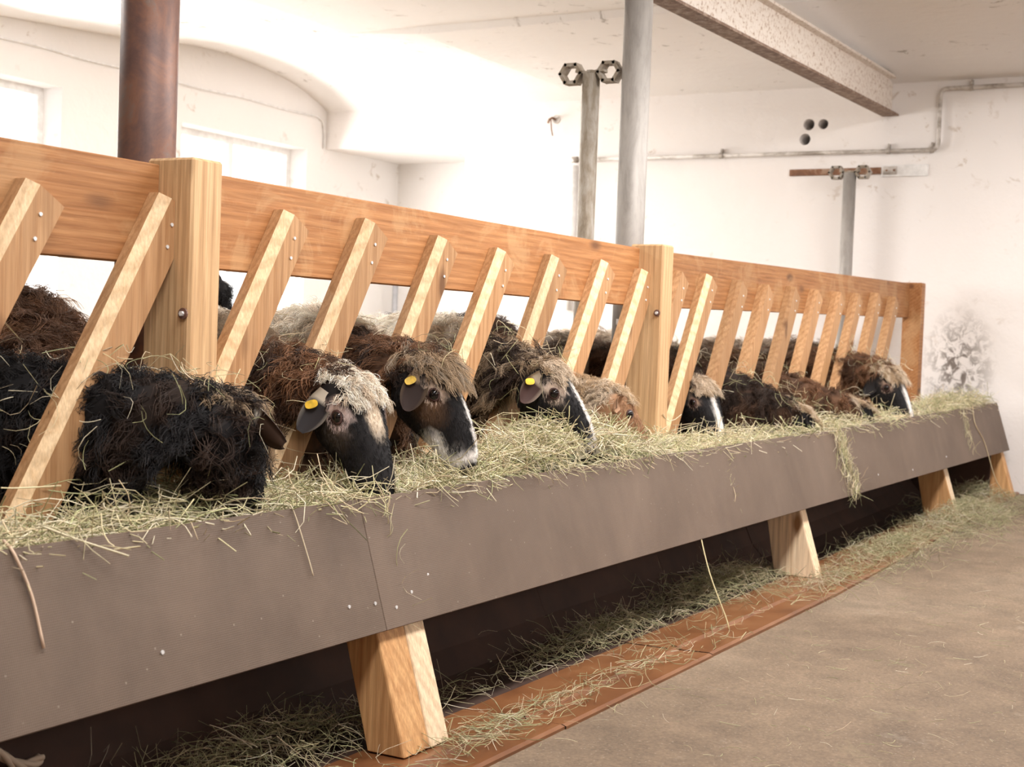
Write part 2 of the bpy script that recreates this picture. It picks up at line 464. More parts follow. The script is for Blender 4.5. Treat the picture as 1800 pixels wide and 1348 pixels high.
# old stoneware manger under the trough: lip and bowl, in sections
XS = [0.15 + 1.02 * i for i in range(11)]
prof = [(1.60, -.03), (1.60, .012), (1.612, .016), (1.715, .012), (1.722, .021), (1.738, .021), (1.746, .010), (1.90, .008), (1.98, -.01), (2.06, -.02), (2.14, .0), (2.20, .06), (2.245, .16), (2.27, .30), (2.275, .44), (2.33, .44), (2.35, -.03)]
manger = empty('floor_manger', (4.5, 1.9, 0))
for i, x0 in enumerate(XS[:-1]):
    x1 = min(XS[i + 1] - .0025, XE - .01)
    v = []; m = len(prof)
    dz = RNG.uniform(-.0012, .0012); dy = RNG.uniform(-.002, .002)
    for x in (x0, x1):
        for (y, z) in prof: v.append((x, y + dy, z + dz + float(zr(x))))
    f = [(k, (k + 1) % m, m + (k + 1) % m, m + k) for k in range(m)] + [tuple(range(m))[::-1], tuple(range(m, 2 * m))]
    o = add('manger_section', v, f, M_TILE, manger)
    o.data.materials.append(M_UNDER_SHADE)
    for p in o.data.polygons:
        if p.center.y + 1.9 > 1.895 and p.normal.z < .999: p.material_index = 1  # bowl behind the legs darkened, trough shade painted in
tag(manger, 'long brown glazed manger with a flat lip on the floor under the feed trough', 'manger')
# ground fill beneath the pen side
tag(MB().box(-3.2, XE, 2.35, 2.45, -.1, .30).build('trim_1', M_LITTER), kind='structure')

# steel beam (I section) under the ceiling
mb = MB()
def beam_piece(y0, y1, dz0, dz1):
    v = [(x, y, z0 + dz) for x, z0 in ((-3.0, 2.30), (9.72, 2.575)) for y in (y0, y1) for dz in (dz0, dz1)]
    v = np.array(v); mb.put(v, BOXF)
beam = empty('steel_beam', (5, 2.555, 2.5))
beam_piece(2.50, 2.61, 0, .014); mb.build('bottom_flange', M_BEAMF, beam)
mb = MB(); beam_piece(2.549, 2.561, .014, .24); mb.build('web', M_BEAM, beam)
mb = MB(); beam_piece(2.50, 2.61, .24, .254); mb.build('top_flange', M_BEAM, beam)
beam['label'] = 'rusty white painted steel beam under the ceiling above the fence'; beam['category'] = 'beam'

# ------------------------------------------------------------------ columns and poles
def ztop_beam(x): return 2.30 + (x + 3.0) / 12.72 * .275
rc = empty('rusty_column', (2.66, 2.555, .30))
v, f = cyl((2.66, 2.555, .31), (2.66, 2.555, float(ztop_beam(2.66))), .071, 40)
add('shaft', v, f, M_RUST, rc, smooth=False)
for p in rc.children[0].data.polygons: p.use_smooth = len(p.vertices) == 4
MB().box(2.54, 2.78, 2.435, 2.675, .30, .315).build('base_plate', M_RUST, rc)
tag(rc, 'thick round rust-brown steel column behind the nearest wooden post', 'column')
pc = empty('pipe_column', (5.49, 2.525, .30))
v, f = cyl((5.49, 2.525, .31), (5.49, 2.525, float(ztop_beam(5.49))), .060, 32)
o = add('shaft', v, f, M_GALV, pc)
for p in o.data.polygons: p.use_smooth = len(p.vertices) == 4
bandpts = [(5.49 + .0615 * math.cos(a), 2.525 + .0615 * math.sin(a)) for a in np.linspace(math.pi * .9, math.pi * 2.0, 14)]
v = [(x, y, z) for (x, y) in bandpts for z in (1.058, 1.082)] + [(5.49 + (x - 5.49) * 1.03, 2.525 + (y - 2.525) * 1.03, z) for (x, y) in bandpts for z in (1.058, 1.082)]
n_ = len(bandpts)
f = [(2 * i, 2 * i + 1, 2 * i + 3, 2 * i + 2) for i in range(n_ - 1)] + [(2 * n_ + 2 * i, 2 * n_ + 2 * i + 2, 2 * n_ + 2 * i + 3, 2 * n_ + 2 * i + 1) for i in range(n_ - 1)]
f += [(2 * i, 2 * i + 2, 2 * n_ + 2 * i + 2, 2 * n_ + 2 * i) for i in range(n_ - 1)] + [(2 * i + 1, 2 * n_ + 2 * i + 1, 2 * n_ + 2 * i + 3, 2 * i + 3) for i in range(n_ - 1)]
band = add('perforated_strap', v, f, M_SCREW, pc)
for a in np.linspace(math.pi * 1.0, math.pi * 1.9, 12):
    d = np.array([math.cos(a), math.sin(a), 0])
    c0 = np.array([5.49, 2.525, 1.07])
    v, f = cyl(c0 + d * .0625, c0 + d * .0642, .0055, 8); add('strap_hole', v, f, M_BLACK, band)
tag(pc, 'smooth grey galvanised pipe column rising from behind the fence to the beam', 'column')

def stanchion(name, x, y, z0, z1, r, along, label, mat):
    t = empty(name, (x, y, z0))
    v, f = cyl((x, y, z0), (x, y, z1), r, 24)
    o = add('pole', v, f, mat, t)
    for p in o.data.polygons: p.use_smooth = len(p.vertices) == 4
    # cast head with two open eyes, made of bent flat strap
    al = np.array(along, float)
    side = np.array([-al[1], al[0], 0])
    def strap(pts, wid, th):
        pts = np.array(pts); m = MB()
        for p, q in zip(pts[:-1], pts[1:]):
            d = (q - p) / np.linalg.norm(q - p); nn = np.array([-d[1], d[0]])
            vv = []
            for e in (p - d * th * .4, q + d * th * .4):
                for s1 in (-1, 1):
                    for s2 in (-1, 1):
                        ee = e + nn * s1 * th / 2
                        vv.append(np.array([x, y, 0]) + al * ee[0] + np.array([0, 0, ee[1]]) + side * s2 * wid / 2)
            m.put(vv, BOXF)
        return m
    for s in (-1, 1):
        cx, cz, R_ = s * .090, z1 + .004, .043
        pts = [(cx + R_ * 1.12 * math.cos(a), cz + R_ * math.sin(a)) for a in np.linspace(0, 2 * math.pi, 7)]
        strap(pts, .055, .014).build('clamp_eye', M_GALVR, t)
        strap([(s * .012, z1 + .004), (s * .06, z1 + .012)], .05, .012).build('clamp_arm', M_GALVR, t)
    v, f = cyl((x, y, z1 - .012), (x, y, z1 + .016), r * .62, 6); add('bolt', v, f, M_GALVR, t)
    tag(t, label, 'pole')
    return t
stanchion('clamp_pole', 5.49, 2.735, .30, 2.125, .038, (0, 1, 0), 'thin stained steel pole with two-eyed clamp head beside the grey pipe column', M_GALVR)
stanchion('clamp_pole', 9.52, 2.765, .36, 2.175, .043, (0, 1, 0), 'grey steel pole with two-eyed clamp head against the end wall', M_GALV)

# iron strip on the end wall
ib = empty('wall_iron', (9.68, 2.76, 2.2))
MB().box(XE - .016, XE, 2.60, 3.245, 2.185, 2.23).build('iron_strip', M_FLAT, ib, bevel=.003)
MB().box(XE - .012, XE, 2.285, 2.60, 2.165, 2.245).build('painted_plate', M_FRAME, ib, bevel=.003)
MB().box(XE - .02, XE - .012, 2.49, 2.585, 2.18, 2.235).build('hinge_leaf', M_PIPE, ib, bevel=.003)
for y in (2.51, 2.56):
    v, f = cyl((XE - .024, y, 2.207), (XE - .02, y, 2.207), .007, 10); add('screw', v, f, M_FLAT, ib)
tag(ib, 'half rusty, half white horizontal iron strip on the end wall', 'bracket')
# wall pipe
wp = empty('wall_pipe', (9.66, 3.0, 2.33))
xp = XE - .035
def bend(p0, p1, p2, r=.05, n=6):
    p0, p1, p2 = map(np.array, (p0, p1, p2)); a = p1 + nrm(p0 - p1) * r; b = p1 + nrm(p2 - p1) * r
    return [tuple((1 - t) ** 2 * a + 2 * t * (1 - t) * p1 + t * t * b) for t in np.linspace(0, 1, n)]
A = (xp, 4.93, 1.2); B_ = (xp, 4.93, 2.342); C_ = (xp, 2.22, 2.335); D_ = (xp, 2.22, 2.738); E_ = (xp, -1.5, 2.745)
v, f = tube([B_] + bend(B_, C_, D_) + bend(C_, D_, E_) + [E_], .014, 12); add('pipe_run', v, f, M_PIPE, wp, smooth=True)
v, f = tube([A, (xp, 4.93, 2.30)], .028, 8); add('drop_pipe', v, f, M_FRAME, wp, smooth=True)
v, f = tube([(xp, 4.90, 2.342), (xp, 4.95, 2.342)], .024, 12); add('elbow', v, f, M_PIPE, wp, smooth=True)
for (y, z) in [(2.55, 2.336), (3.75, 2.339), (2.02, 2.739), (2.26, 2.335)]:
    v, f = tube([(xp, y - .012, z), (xp, y + .012, z)], .021, 12); add('coupling', v, f, M_PIPE, wp)
    MB().box(xp, XE, y - .006, y + .006, z + .012, z + .05).build('pipe_clip', M_PIPE, wp)
tag(wp, 'thin old water pipe with two bends along the end wall', 'pipe')
hk = empty('wall_hook', (XE, 5.126, 2.651))
v, f = tube([(XE, 5.126, 2.66), (XE - .05, 5.126, 2.665), (XE - .07, 5.14, 2.65), (XE - .05, 5.16, 2.63)], .009, 8); add('hook', v, f, M_FLAT, hk, smooth=True)
v, f = tube([(XE - .055, 5.135, 2.66), (XE - .05, 5.13, 2.58), (XE - .045, 5.12, 2.53)], .005, 6); add('wire_end', v, f, M_FLAT, hk, smooth=True)
v, f = cyl((XE - .004, 5.115, 2.66), (XE + .002, 5.115, 2.66), .035, 14); add('rosette', v, f, M_PIPE, hk)
tag(hk, 'small rusty hook with wire end on the white end wall', 'hook')
# cable along the back wall
v, f = tube([(x, YB - .012, 2.75 + .006 * math.sin(x * 6)) for x in np.linspace(4, 9.55, 40)] + [(9.64, YB - .012, 2.72), (9.66, YB - .012, 2.62), (9.66, YB - .012, 2.5)], .008, 6)
o = add('wall_cable', v, f, M_FRAME, smooth=True); tag(o, 'thin white painted cable along the top of the back wall', 'cable')
# gate in the passage
gt = empty('passage_gate', (10.55, 6.6, 0))
for y in (7.12, 6.93, 6.32, 6.12):
    v, f = tube([(10.55, y, .3), (10.55, y, 1.50)], .026 if y in (7.12, 6.12) else .02, 8); add('upright', v, f, M_GATE, gt, smooth=True)
for z in (.5, .8, 1.1, 1.44):
    v, f = tube([(10.55, 6.05, z), (10.55, 7.2, z)], .016, 8); add('crossbar', v, f, M_GATE, gt, smooth=True)
tag(gt, 'grey tubular gate in the passage at the back of the pen', 'gate')

# ------------------------------------------------------------------ feed fence
fence = empty('feed_fence', (5.0, 2.28, 0))
YR0, YR1 = 2.30, 2.34
YS0 = 2.25
posts = [(2.438, 2.540), (5.100, 5.206)]
def hexa(p0, p1):   # two ends, each (x, y0, y1, z0, z1)
    return np.array([(e[0], y, z) for e in (p0, p1) for y in (e[1], e[2]) for z in (e[3], e[4])])
RB, RT = 1.130, 1.357
for (x0, x1) in [(-.6, posts[0][0]), (posts[0][1], posts[1][0]), (posts[1][1], 9.40)]:
    add('top_rail', hexa((x0, YR0, YR1, RB + float(zr(x0)), RT + float(zr(x0))), (x1, YR0, YR1, RB + float(zr(x1)), RT + float(zr(x1)))), BOXF, MW_RAIL, fence, bevel=.003)
    add('bottom_rail', hexa((x0, YR0, YR1, .42 + float(zr(x0)), .585 + float(zr(x0))), (x1, YR0, YR1, .42 + float(zr(x1)), .585 + float(zr(x1)))), BOXF, MW_RAIL, fence, bevel=.003)
for (x0, x1) in posts:
    add('post', boxv(x0, x1, 2.20, 2.34, .44, 1.372), BOXF, MW_POST, fence, bevel=.006)
add('end_post', boxv(9.40, 9.50, 2.22, 2.34, .1, 1.437), BOXF, MW_RAIL, fence, bevel=.004)

def clip_poly(P, a, keep_less):
    out = []
    n = len(P)
    for i in range(n):
        p, q = P[i], P[(i + 1) % n]
        ip = (p[0] <= a) if keep_less else (p[0] >= a); iq = (q[0] <= a) if keep_less else (q[0] >= a)
        if ip: out.append(p)
        if ip != iq:
            t = (a - p[0]) / (q[0] - p[0]); out.append(p + t * (q - p))
    return out
SCREW_V, SCREW_F = cyl((0, 0, 0), (0, -.0025, 0), .0042, 8)
screw_me = mesh_from('screw', SCREW_V, SCREW_F); screw_me.materials.append(M_SCREW)
def put_screw(pos, parent):
    o = bpy.data.objects.new('screw', screw_me); link(o, parent)
    o.location = np.array(pos) - org(parent)
    return o
TOPS = [1.63, 2.025, 2.405, 2.85, 3.205, 3.58, 3.935, 4.305, 4.695, 5.055, 5.415, 5.735, 6.125, 6.485, 6.89, 7.27, 7.675, 8.04, 8.455, 8.865]
SLATS = []
for i, tx in enumerate(TOPS):
    ln = .60 + .012 * max(0, tx - 2.4) + RNG.uniform(-.012, .012)
    tz = 1.283 + float(zr(tx)) * .75 + RNG.uniform(-.012, .012) + (.012 if 3 <= i <= 4 else 0)
    wd = .098 + RNG.uniform(-.006, .006)
    ax = nrm([ln, 0, 1.0]); perp = np.array([ax[2], 0, -ax[0]])   # along slat (up), across (right, down)
    T = np.array([tx, 0, tz]); L = (tz - .47) / ax[2]
    def quad(c):   # c: inset of the left edge
        a = T + perp * c; b = T + perp * wd
        return [a, b, b - ax * L, a - ax * L]
    ch = .024 if i < 10 or i == 11 else .005
    layers = []
    for c, y in ((0, YR0 - .001), (0, YS0 + .020), (ch, YS0)):
        P = [np.array([p[0], p[2]]) for p in quad(c)]
        if i == 2: P = clip_poly(P, posts[0][0] - .001, True)
        if i == 3: P = clip_poly(P, posts[0][1] + .001, False)
        if i == 9: P = clip_poly(P, posts[1][0] - .001, True)
        if i in (10, 11): P = clip_poly(P, posts[1][1] + .001, False)
        layers.append([(p[0], y, p[1]) for p in P])
    m = len(layers[0])
    v = [p for l in layers for p in l]
    f = [tuple(range(m)), tuple(range(2 * m, 3 * m))[::-1]]
    fl = []
    for a in range(2):
        for k in range(m): f.append((a * m + k, a * m + (k + 1) % m, (a + 1) * m + (k + 1) % m, (a + 1) * m + k))
    o = add('slat', v, f, MW_SLAT, fence)
    o.data.materials.append(MW_EDGE)
    for p in o.data.polygons:    # the planed chamfer along the near edge is paler
        nn = p.normal
        if nn.y < -.3 and nn.x < -.3: p.material_index = 1
    SLATS.append((tx, tz, ln))
    for (a, b) in ((.05, .055), (.10, .07)):
        q = T + perp * b - ax * a
        put_screw((q[0], YS0 - .0003, q[2]), o)
# dark bolt plates where slats meet the posts
for (x, y, z, i) in [(2.436, 2.215, 1.02, 0), (5.098, 2.215, 1.105, 1)]:
    v, f = cyl((x, y, z), (x - .004, y, z), .013, 14); pl = add('washer', v, f, M_RUST, fence)
    v, f = cyl((x - .004, y, z), (x - .010, y, z), .006, 6); add('bolt_head', v, f, M_SCREW, pl)
tag(fence, 'orange-brown wooden feed fence with slanted slats, two posts and a broad top rail', 'fence')

# ------------------------------------------------------------------ feed trough
trough = empty('feed_trough', (5.0, 1.9, 0))
LEAN = .31
def by(x, z): return 1.75 + LEAN * (z - 0) + float(ty(x))     # front face of the board at height z (without rise)
SEAMS = [-.6, 2.745, 6.42, 9.52]
panels = []
ZB, ZT = .300, .600
for a, b in zip(SEAMS[:-1], SEAMS[1:]):
    a2, b2 = a + .0006, b - .0006
    v = []
    for x in (a2, b2):
        for d in (0, .021):
            for z in (ZB, ZT):
                v.append((x, by(x, z) + d * .955, z - d * .296 + float(zr(x)) + (0)))
    panels.append(add('front_panel', v, BOXF, M_PLY, trough, bevel=.0015))
for (x, z) in [(2.02, .375), (2.62, .372), (2.72, .365), (2.80, .345), (2.875, .37), (2.96, .40), (3.58, .395), (4.95, .37), (5.02, .52), (5.60, .36), (6.0, .35), (6.5, .37), (6.9, .36), (7.45, .34), (8.1, .36)]:
    pn = [p for p, (a, b) in zip(panels, zip(SEAMS[:-1], SEAMS[1:])) if a <= x < b][0]
    o = put_screw((x, by(x, z) - .0004, z + float(zr(x))), pn)
# legs
def leg(xl, xr, yf, depth, z1, mat, mat_front, cham, foot=0.0):
    """leaning leg: aisle face at yf on the floor, chamfered near edge"""
    z0 = float(zr(xl)) + .012
    lay = []
    for z in (z0, z1):
        y = yf + LEAN * z
        dp = depth + foot * (1 - (z - z0) / (z1 - z0))
        lay.append([(xr, y, z), (xl + cham[0], y, z), (xl, y + cham[1], z), (xl, y + dp, z), (xr, y + dp, z)])
    v = lay[0] + lay[1]; m = 5
    f = [tuple(range(m)), tuple(range(m, 2 * m))[::-1]] + [(k, (k + 1) % m, m + (k + 1) % m, m + k) for k in range(m)]
    o = add('leg', v, f, mat, trough, bevel=.002)
    o.data.materials.append(mat_front)
    for p in o.data.polygons:
        if p.normal.y < -.8: p.material_index = 1
    return o
leg(2.735, 2.8445, 1.772, .095, .40, MW_LEG, MW_LEG, (.004, .004), .01)
leg(2.845, 2.928, 1.770, .095, .40, MW_LEGP, MW_LEGP, (.003, .003))
leg(5.87, 5.945, 1.772 + float(ty(5.9)), .140, .40, MW_LEGP, MW_LEGP, (.004, .004), .05)
leg(8.12, 8.21, 1.772 + float(ty(8.1)), .140, .44, MW_LEG, MW_LEGP, (.004, .006), .04)
leg(9.38, 9.47, 1.772 + float(ty(9.4)) - .02, .150, .46, MW_LEG, MW_LEG, (.004, .004))
leg(.30, .383, 1.772, .155, .40, MW_LEG, MW_LEGP, (.006, .05))
# trough floor
for a, b in zip(SEAMS[:-1], SEAMS[1:]):
    v = []
    for x in (a + .001, b - .001):
        for y in (by(x, .33) + .024, 2.298):
            for z in (.325, .343): v.append((x, y, z + float(zr(x))))
    add('floor_panel', v, BOXF, M_PLY, trough)
v = [(x, y, z) for x in (9.30, 9.318) for y in (1.72, 2.265) for z in (.09, .40)]
add('dark_filler', v, BOXF, M_UNDER_SHADE, trough)  # added dark sheet standing in for the black recess under the far end
tag(trough, 'long brown plywood feed trough on slanted wooden legs, full of hay', 'trough')

# ------------------------------------------------------------------ sheep
BLACK = np.array([.013, .0115, .0125]); DKBR = np.array([.036, .019, .012]); BROWN = np.array([.10, .048, .025]); RUSTC = np.array([.21, .10, .048])
TAN = np.array([.36, .26, .165]); GREYT = np.array([.30, .235, .17]); CREAM = np.array([.62, .51, .39]); PALE = np.array([.86, .78, .66]); WHITE = np.array([.80, .76, .72]); PINK = np.array([.42, .31, .27])
def cr(P, n):
    P = np.asarray(P, float); out = []
    Q = np.vstack([2 * P[0] - P[1], P, 2 * P[-1] - P[-2]])
    for i in range(1, len(Q) - 2):
        for t in np.linspace(0, 1, n, endpoint=False):
            a, b, c, d = Q[i - 1:i + 3]
            out.append(.5 * ((2 * b) + (c - a) * t + (2 * a - 5 * b + 4 * c - d) * t * t + (3 * b - a - 3 * c + d) * t ** 3))
    out.append(P[-1]); return np.array(out)
NS = 28
def mixc(a, b, t): return a + (b - a) * np.asarray(t)[..., None]
def hair(name, pts, rad, cols, parent):
    """pts (n,k,3) world, rad (n,k), cols (n,k,3)"""
    n, k, _ = pts.shape
    h = bpy.data.hair_curves.new(name)
    h.add_curves([k] * n)
    h.attributes['position'].data.foreach_set('vector', (pts - org(parent)).astype(np.float32).ravel())
    ra = h.attributes.get('radius') or h.attributes.new('radius', 'FLOAT', 'POINT')
    ra.data.foreach_set('value', rad.astype(np.float32).ravel())
    ca = h.attributes.new('tint', 'FLOAT_COLOR', 'POINT')
    c4 = np.ones((n, k, 4), np.float32); c4[..., :3] = cols
    ca.data.foreach_set('color', c4.ravel())
    h.materials.append(M_WOOL)
    o = bpy.data.objects.new(name, h); link(o, parent)
    return o
HEAD = [ # t, halfwidth, up, down, centre shift along head-up
    (.000, .060, .052, .085, .000), (.028, .068, .058, .098, .002), (.058, .073, .058, .106, .003), (.085, .071, .056, .106, .004), (.11, .064, .053, .100, .006),
    (.140, .055, .050, .088, .008), (.170, .048, .047, .074, .008), (.200, .045, .044, .062, .006), (.228, .044, .040, .053, .003), (.252, .042, .035, .045, .000), (.270, .034, .026, .034, -.003), (.280, .018, .013, .018, -.005)]
SURF = {}
def sheep(key, label, Wt, b, nk, poll, nose, pal, locks=900, strands=14, llen=.062, face=None, girth=1.0, ears=True, tagged=(), fringe=1.0, tail=True, ear_dirs=None, head_scale=1.0, rad=.0009, fseed=0, neckr=1.0, group='sheep in the pen', rump_drop=0.0, woolly=0, neckd=1.0):
    rng = np.random.default_rng(100 + fseed)
    Wt, poll, nose = np.array(Wt, float), np.array(poll, float), np.array(nose, float)
    b = nrm([b[0], b[1], 0])
    root = empty('sheep', (Wt[0], Wt[1], .30))
    h = nrm(nose - poll); up = np.array([0, 0, 1.0])
    hn = up - h * (up @ h)
    if np.linalg.norm(hn) < .15: hn = -b
    hn = nrm(hn); hr = np.cross(h, hn)
    g = girth
    K = [Wt + b * .86 + (0, 0, -.06 - rump_drop), Wt + b * .80 + (0, 0, -.03 - rump_drop), Wt + b * .62 + (0, 0, -.01 - rump_drop), Wt + b * .32 + (0, 0, -.025), Wt, ]
    for p in nk: K.append(np.array(p, float))
    K.append(poll)
    RW = [.03, .13 * g, .185 * g, .215 * g, .165 * g] + [(.108 * neckr, .092 * neckr)[min(i, 1)] for i in range(len(nk))] + [.058]
    RU = [.03, .13 * g, .175 * g, .19 * g, .18 * g] + [(.12 * neckr, .10 * neckr)[min(i, 1)] for i in range(len(nk))] + [.050]
    RD = [.03, .16 * g, .235 * g, .27 * g, .25 * g] + [(.215 * neckr * neckd, .20 * neckr * neckd)[min(i, 1)] for i in range(len(nk))] + [.15 if woolly else .125]
    n = 7
    C = cr(K, n); rw = cr(np.array(RW)[:, None], n)[:, 0]; ru = cr(np.array(RU)[:, None], n)[:, 0]; rd = cr(np.array(RD)[:, None], n)[:, 0]
    s_par = np.linspace(0, 1, len(C))
    T = np.gradient(C, axis=0); T /= np.linalg.norm(T, axis=1)[:, None]
    rings, ups, rights, par, tt = [], [], [], [], []
    for i in range(len(C) - 1):
        t = T[i].copy()
        w = np.clip((s_par[i] - .86) / .14, 0, 1)
        t = nrm(t * (1 - w) + h * w)
        uu = nrm(up - t * (up @ t)) if abs(t[2]) < .97 else hn
        uu = nrm(uu * (1 - w) + hn * w); uu = nrm(uu - t * (uu @ t))
        rr = np.cross(t, uu)
        rings.append((C[i], rr, uu, max(rw[i], .02), max(ru[i], .02), max(rd[i], .02))); par.append(s_par[i]); tt.append(-1)
    for (t, w_, u_, d_, sh) in HEAD:
        k = head_scale
        rings.append((poll + h * t * k + hn * sh * k, hr, hn, w_ * k, u_ * k, d_ * k)); par.append(1.0); tt.append(t)
    nr = len(rings)
    phi = np.linspace(0, 2 * np.pi, NS, endpoint=False)
    V = np.zeros((nr, NS, 3))
    for i, (c, r_, u_, w_, a_, d_) in enumerate(rings):
        sp = np.sin(phi); cp = np.cos(phi)
        e = .9 if tt[i] >= 0 else 1.0
        cps = np.sign(cp) * np.abs(cp) ** e
        V[i] = c + np.outer(cps * w_, r_) + np.outer(np.where(sp > 0, sp * a_, sp * d_), u_)
    # lumps on the fleece part
    par = np.array(par); tt = np.array(tt)
    bodymask = (tt < 0)
    V[bodymask] += rng.normal(0, .006, (bodymask.sum(), NS, 1)) * nrm([1, 1, 1])
    # eye sockets / brow / cheek shaping
    for i in range(nr):
        if tt[i] >= 0:
            for sgn in (1, -1):
                ec = poll + (h * .080 + hn * .014 + hr * sgn * .067) * head_scale
                d = np.linalg.norm(V[i] - ec, axis=1)
                V[i] -= np.outer(np.exp(-(d / .016) ** 2) * .006, hr * sgn)
                ec2 = poll + (h * .062 + hn * .038 + hr * sgn * .060) * head_scale
                d = np.linalg.norm(V[i] - ec2, axis=1)
                V[i] += np.outer(np.exp(-(d / .018) ** 2) * .006, hr * sgn + hn * .5)
    # colours of the skin
    def face_col(P):
        q = (P - poll) / head_scale
        t = q @ h; l = q @ hr; u = q @ hn
        c = np.repeat(face.get('base', BLACK)[None], len(P), 0).copy()
        al = np.abs(l)
        if 'cheek' in face:
            m = np.clip(1 - np.sqrt(((t - .105) / .055) ** 2 + ((u + .012) / .05) ** 2), 0, 1) * (al > .02) * 1.0
            c = mixc(c, face['cheek'], np.clip(m * 1.6, 0, 1))
        if 'blaze' in face:
            bw, t0, t1 = face.get('bw', .018), face.get('bt0', -.02), face.get('bt1', .3)
            m = np.clip((bw - al) / .006, 0, 1) * (u > 0) * np.clip((t - t0) / .01, 0, 1) * np.clip((t1 - t) / .02, 0, 1)
            c = mixc(c, face['blaze'], m)
        if 'muzzle' in face:
            m = np.clip((t - face.get('mt', .205)) / .018 + .4 * np.clip(-u / .03, -1, 1), 0, 1)
            c = mixc(c, face['muzzle'], m)
        if 'chin' in face:
            m = np.clip((t - .15) / .02, 0, 1) * np.clip((-u - .015) / .01, 0, 1)
            c = mixc(c, face['chin'], m)
        if 'ring' in face:
            d = np.sqrt((t - .080) ** 2 + (u - .014) ** 2) * (1 + 0 * l)
            m = np.clip((face.get('rr', .026) - d) / .006, 0, 1) * (al > .03)
            c = mixc(c, face['ring'], m)
            d2 = np.clip((.0155 - np.sqrt((t - .080) ** 2 + ((u - .014) * 1.1) ** 2)) / .003, 0, 1) * (al > .03)
            c = mixc(c, np.array([.05, .025, .022]), d2)
        m = np.clip((t - .262) / .006, 0, 1) * (u > -.02)
        c = mixc(c, face.get('nose', BLACK * 1.4), m)
        # mouth line
        m = np.clip(1 - np.abs(u + .017 - .03 * (t - .25)) / .0025, 0, 1) * (t > .205) * (al > .004)
        c = mixc(c, np.array([.03, .02, .02]), m * .8)
        return c
    face = face or {}
    cols = np.zeros((nr, NS, 3))
    for i in range(nr):
        if tt[i] >= 0: cols[i] = face_col(V[i])
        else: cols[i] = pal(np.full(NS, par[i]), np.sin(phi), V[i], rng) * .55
    verts = [V.reshape(-1, 3)]; colsl = [cols.reshape(-1, 3)]
    F = [(i * NS + k, i * NS + (k + 1) % NS, (i + 1) * NS + (k + 1) % NS, (i + 1) * NS + k) for i in range(nr - 1) for k in range(NS)]
    F.append(tuple(range(NS))[::-1]); F.append(tuple((nr - 1) * NS + k for k in range(NS)))
    nv = nr * NS
    # legs, rooted inside the trunk
    rt = np.cross(-b, up)
    for (fb, sg, hind) in ((.02, 1, 0), (.02, -1, 0), (.66, 1, 1), (.66, -1, 1)):
        top = Wt + b * fb + rt * sg * .105 + (0, 0, -.12)
        zf = .312
        if hind: P = [top, top + b * -.03 + (0, 0, -.16), top + b * .06 + (0, 0, -.30), np.array([*(top + b * .04)[:2], zf + .05]), np.array([*(top + b * .02)[:2], zf])]; rr_ = [.10, .075, .036, .024, .030]
        else: P = [top, top + (0, 0, -.18), top + b * -.015 + (0, 0, -.31), np.array([*(top)[:2], zf + .05]), np.array([*(top - b * .015)[:2], zf])]; rr_ = [.09, .06, .034, .023, .030]
        P = np.array(P); P[:, 2] = np.maximum(P[:, 2], zf); P[:, 2] = np.minimum.accumulate(P[:, 2]) - np.arange(5) * 1e-4
        vv, ff = tube(P, np.array(rr_), 10)
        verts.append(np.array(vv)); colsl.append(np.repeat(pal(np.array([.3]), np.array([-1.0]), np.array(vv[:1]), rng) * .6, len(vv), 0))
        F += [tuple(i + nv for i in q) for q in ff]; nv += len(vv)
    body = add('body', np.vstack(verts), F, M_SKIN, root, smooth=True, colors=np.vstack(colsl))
    # ---- fleece
    Nn = np.zeros_like(V)
    for i in range(nr):
        du = np.roll(V[i], -1, 0) - np.roll(V[i], 1, 0)
        dv = V[min(i + 1, nr - 1)] - V[max(i - 1, 0)]
        x = np.cross(du, dv); Nn[i] = x / np.maximum(np.linalg.norm(x, axis=1), 1e-9)[:, None]
    cen = V.mean(1, keepdims=True)
    flip = np.sign(((V - cen) * Nn).sum(-1)); Nn *= np.where(flip == 0, 1, flip)[..., None]
    def sample(mask_fn, cnt):
        ii, kk = np.meshgrid(np.arange(nr - 1), np.arange(NS), indexing='ij')
        k2 = (kk + 1) % NS
        A = np.linalg.norm(np.cross(V[ii + 1, kk] - V[ii, kk], V[ii, k2] - V[ii, kk]), axis=-1)
        Wg = A * mask_fn(ii, kk)
        p = (Wg / Wg.sum()).ravel()
        idx = rng.choice(len(p), cnt, p=p); i = idx // NS; k = idx % NS
        a = rng.random(cnt); c_ = rng.random(cnt); kn = (k + 1) % NS
        def bl(Q):
            q = Q[i, k] * ((1 - a) * (1 - c_))[:, None] + Q[i + 1, k] * (a * (1 - c_))[:, None] + Q[i, kn] * ((1 - a) * c_)[:, None] + Q[i + 1, kn] * (a * c_)[:, None]
            return q
        pos = bl(V); nn = bl(Nn); nn /= np.linalg.norm(nn, axis=1)[:, None]
        return pos, nn, par[i] * (1 - a) + par[i + 1] * a, np.sin(phi[k]), tt[i], i
    def m_body(ii, kk): return (tt[ii] < woolly) * np.where((np.sin(phi[kk]) < -.75) & (par[ii] < .62), .15, 1.0) * np.where(par[ii] > .55, 2.1, 1.0)
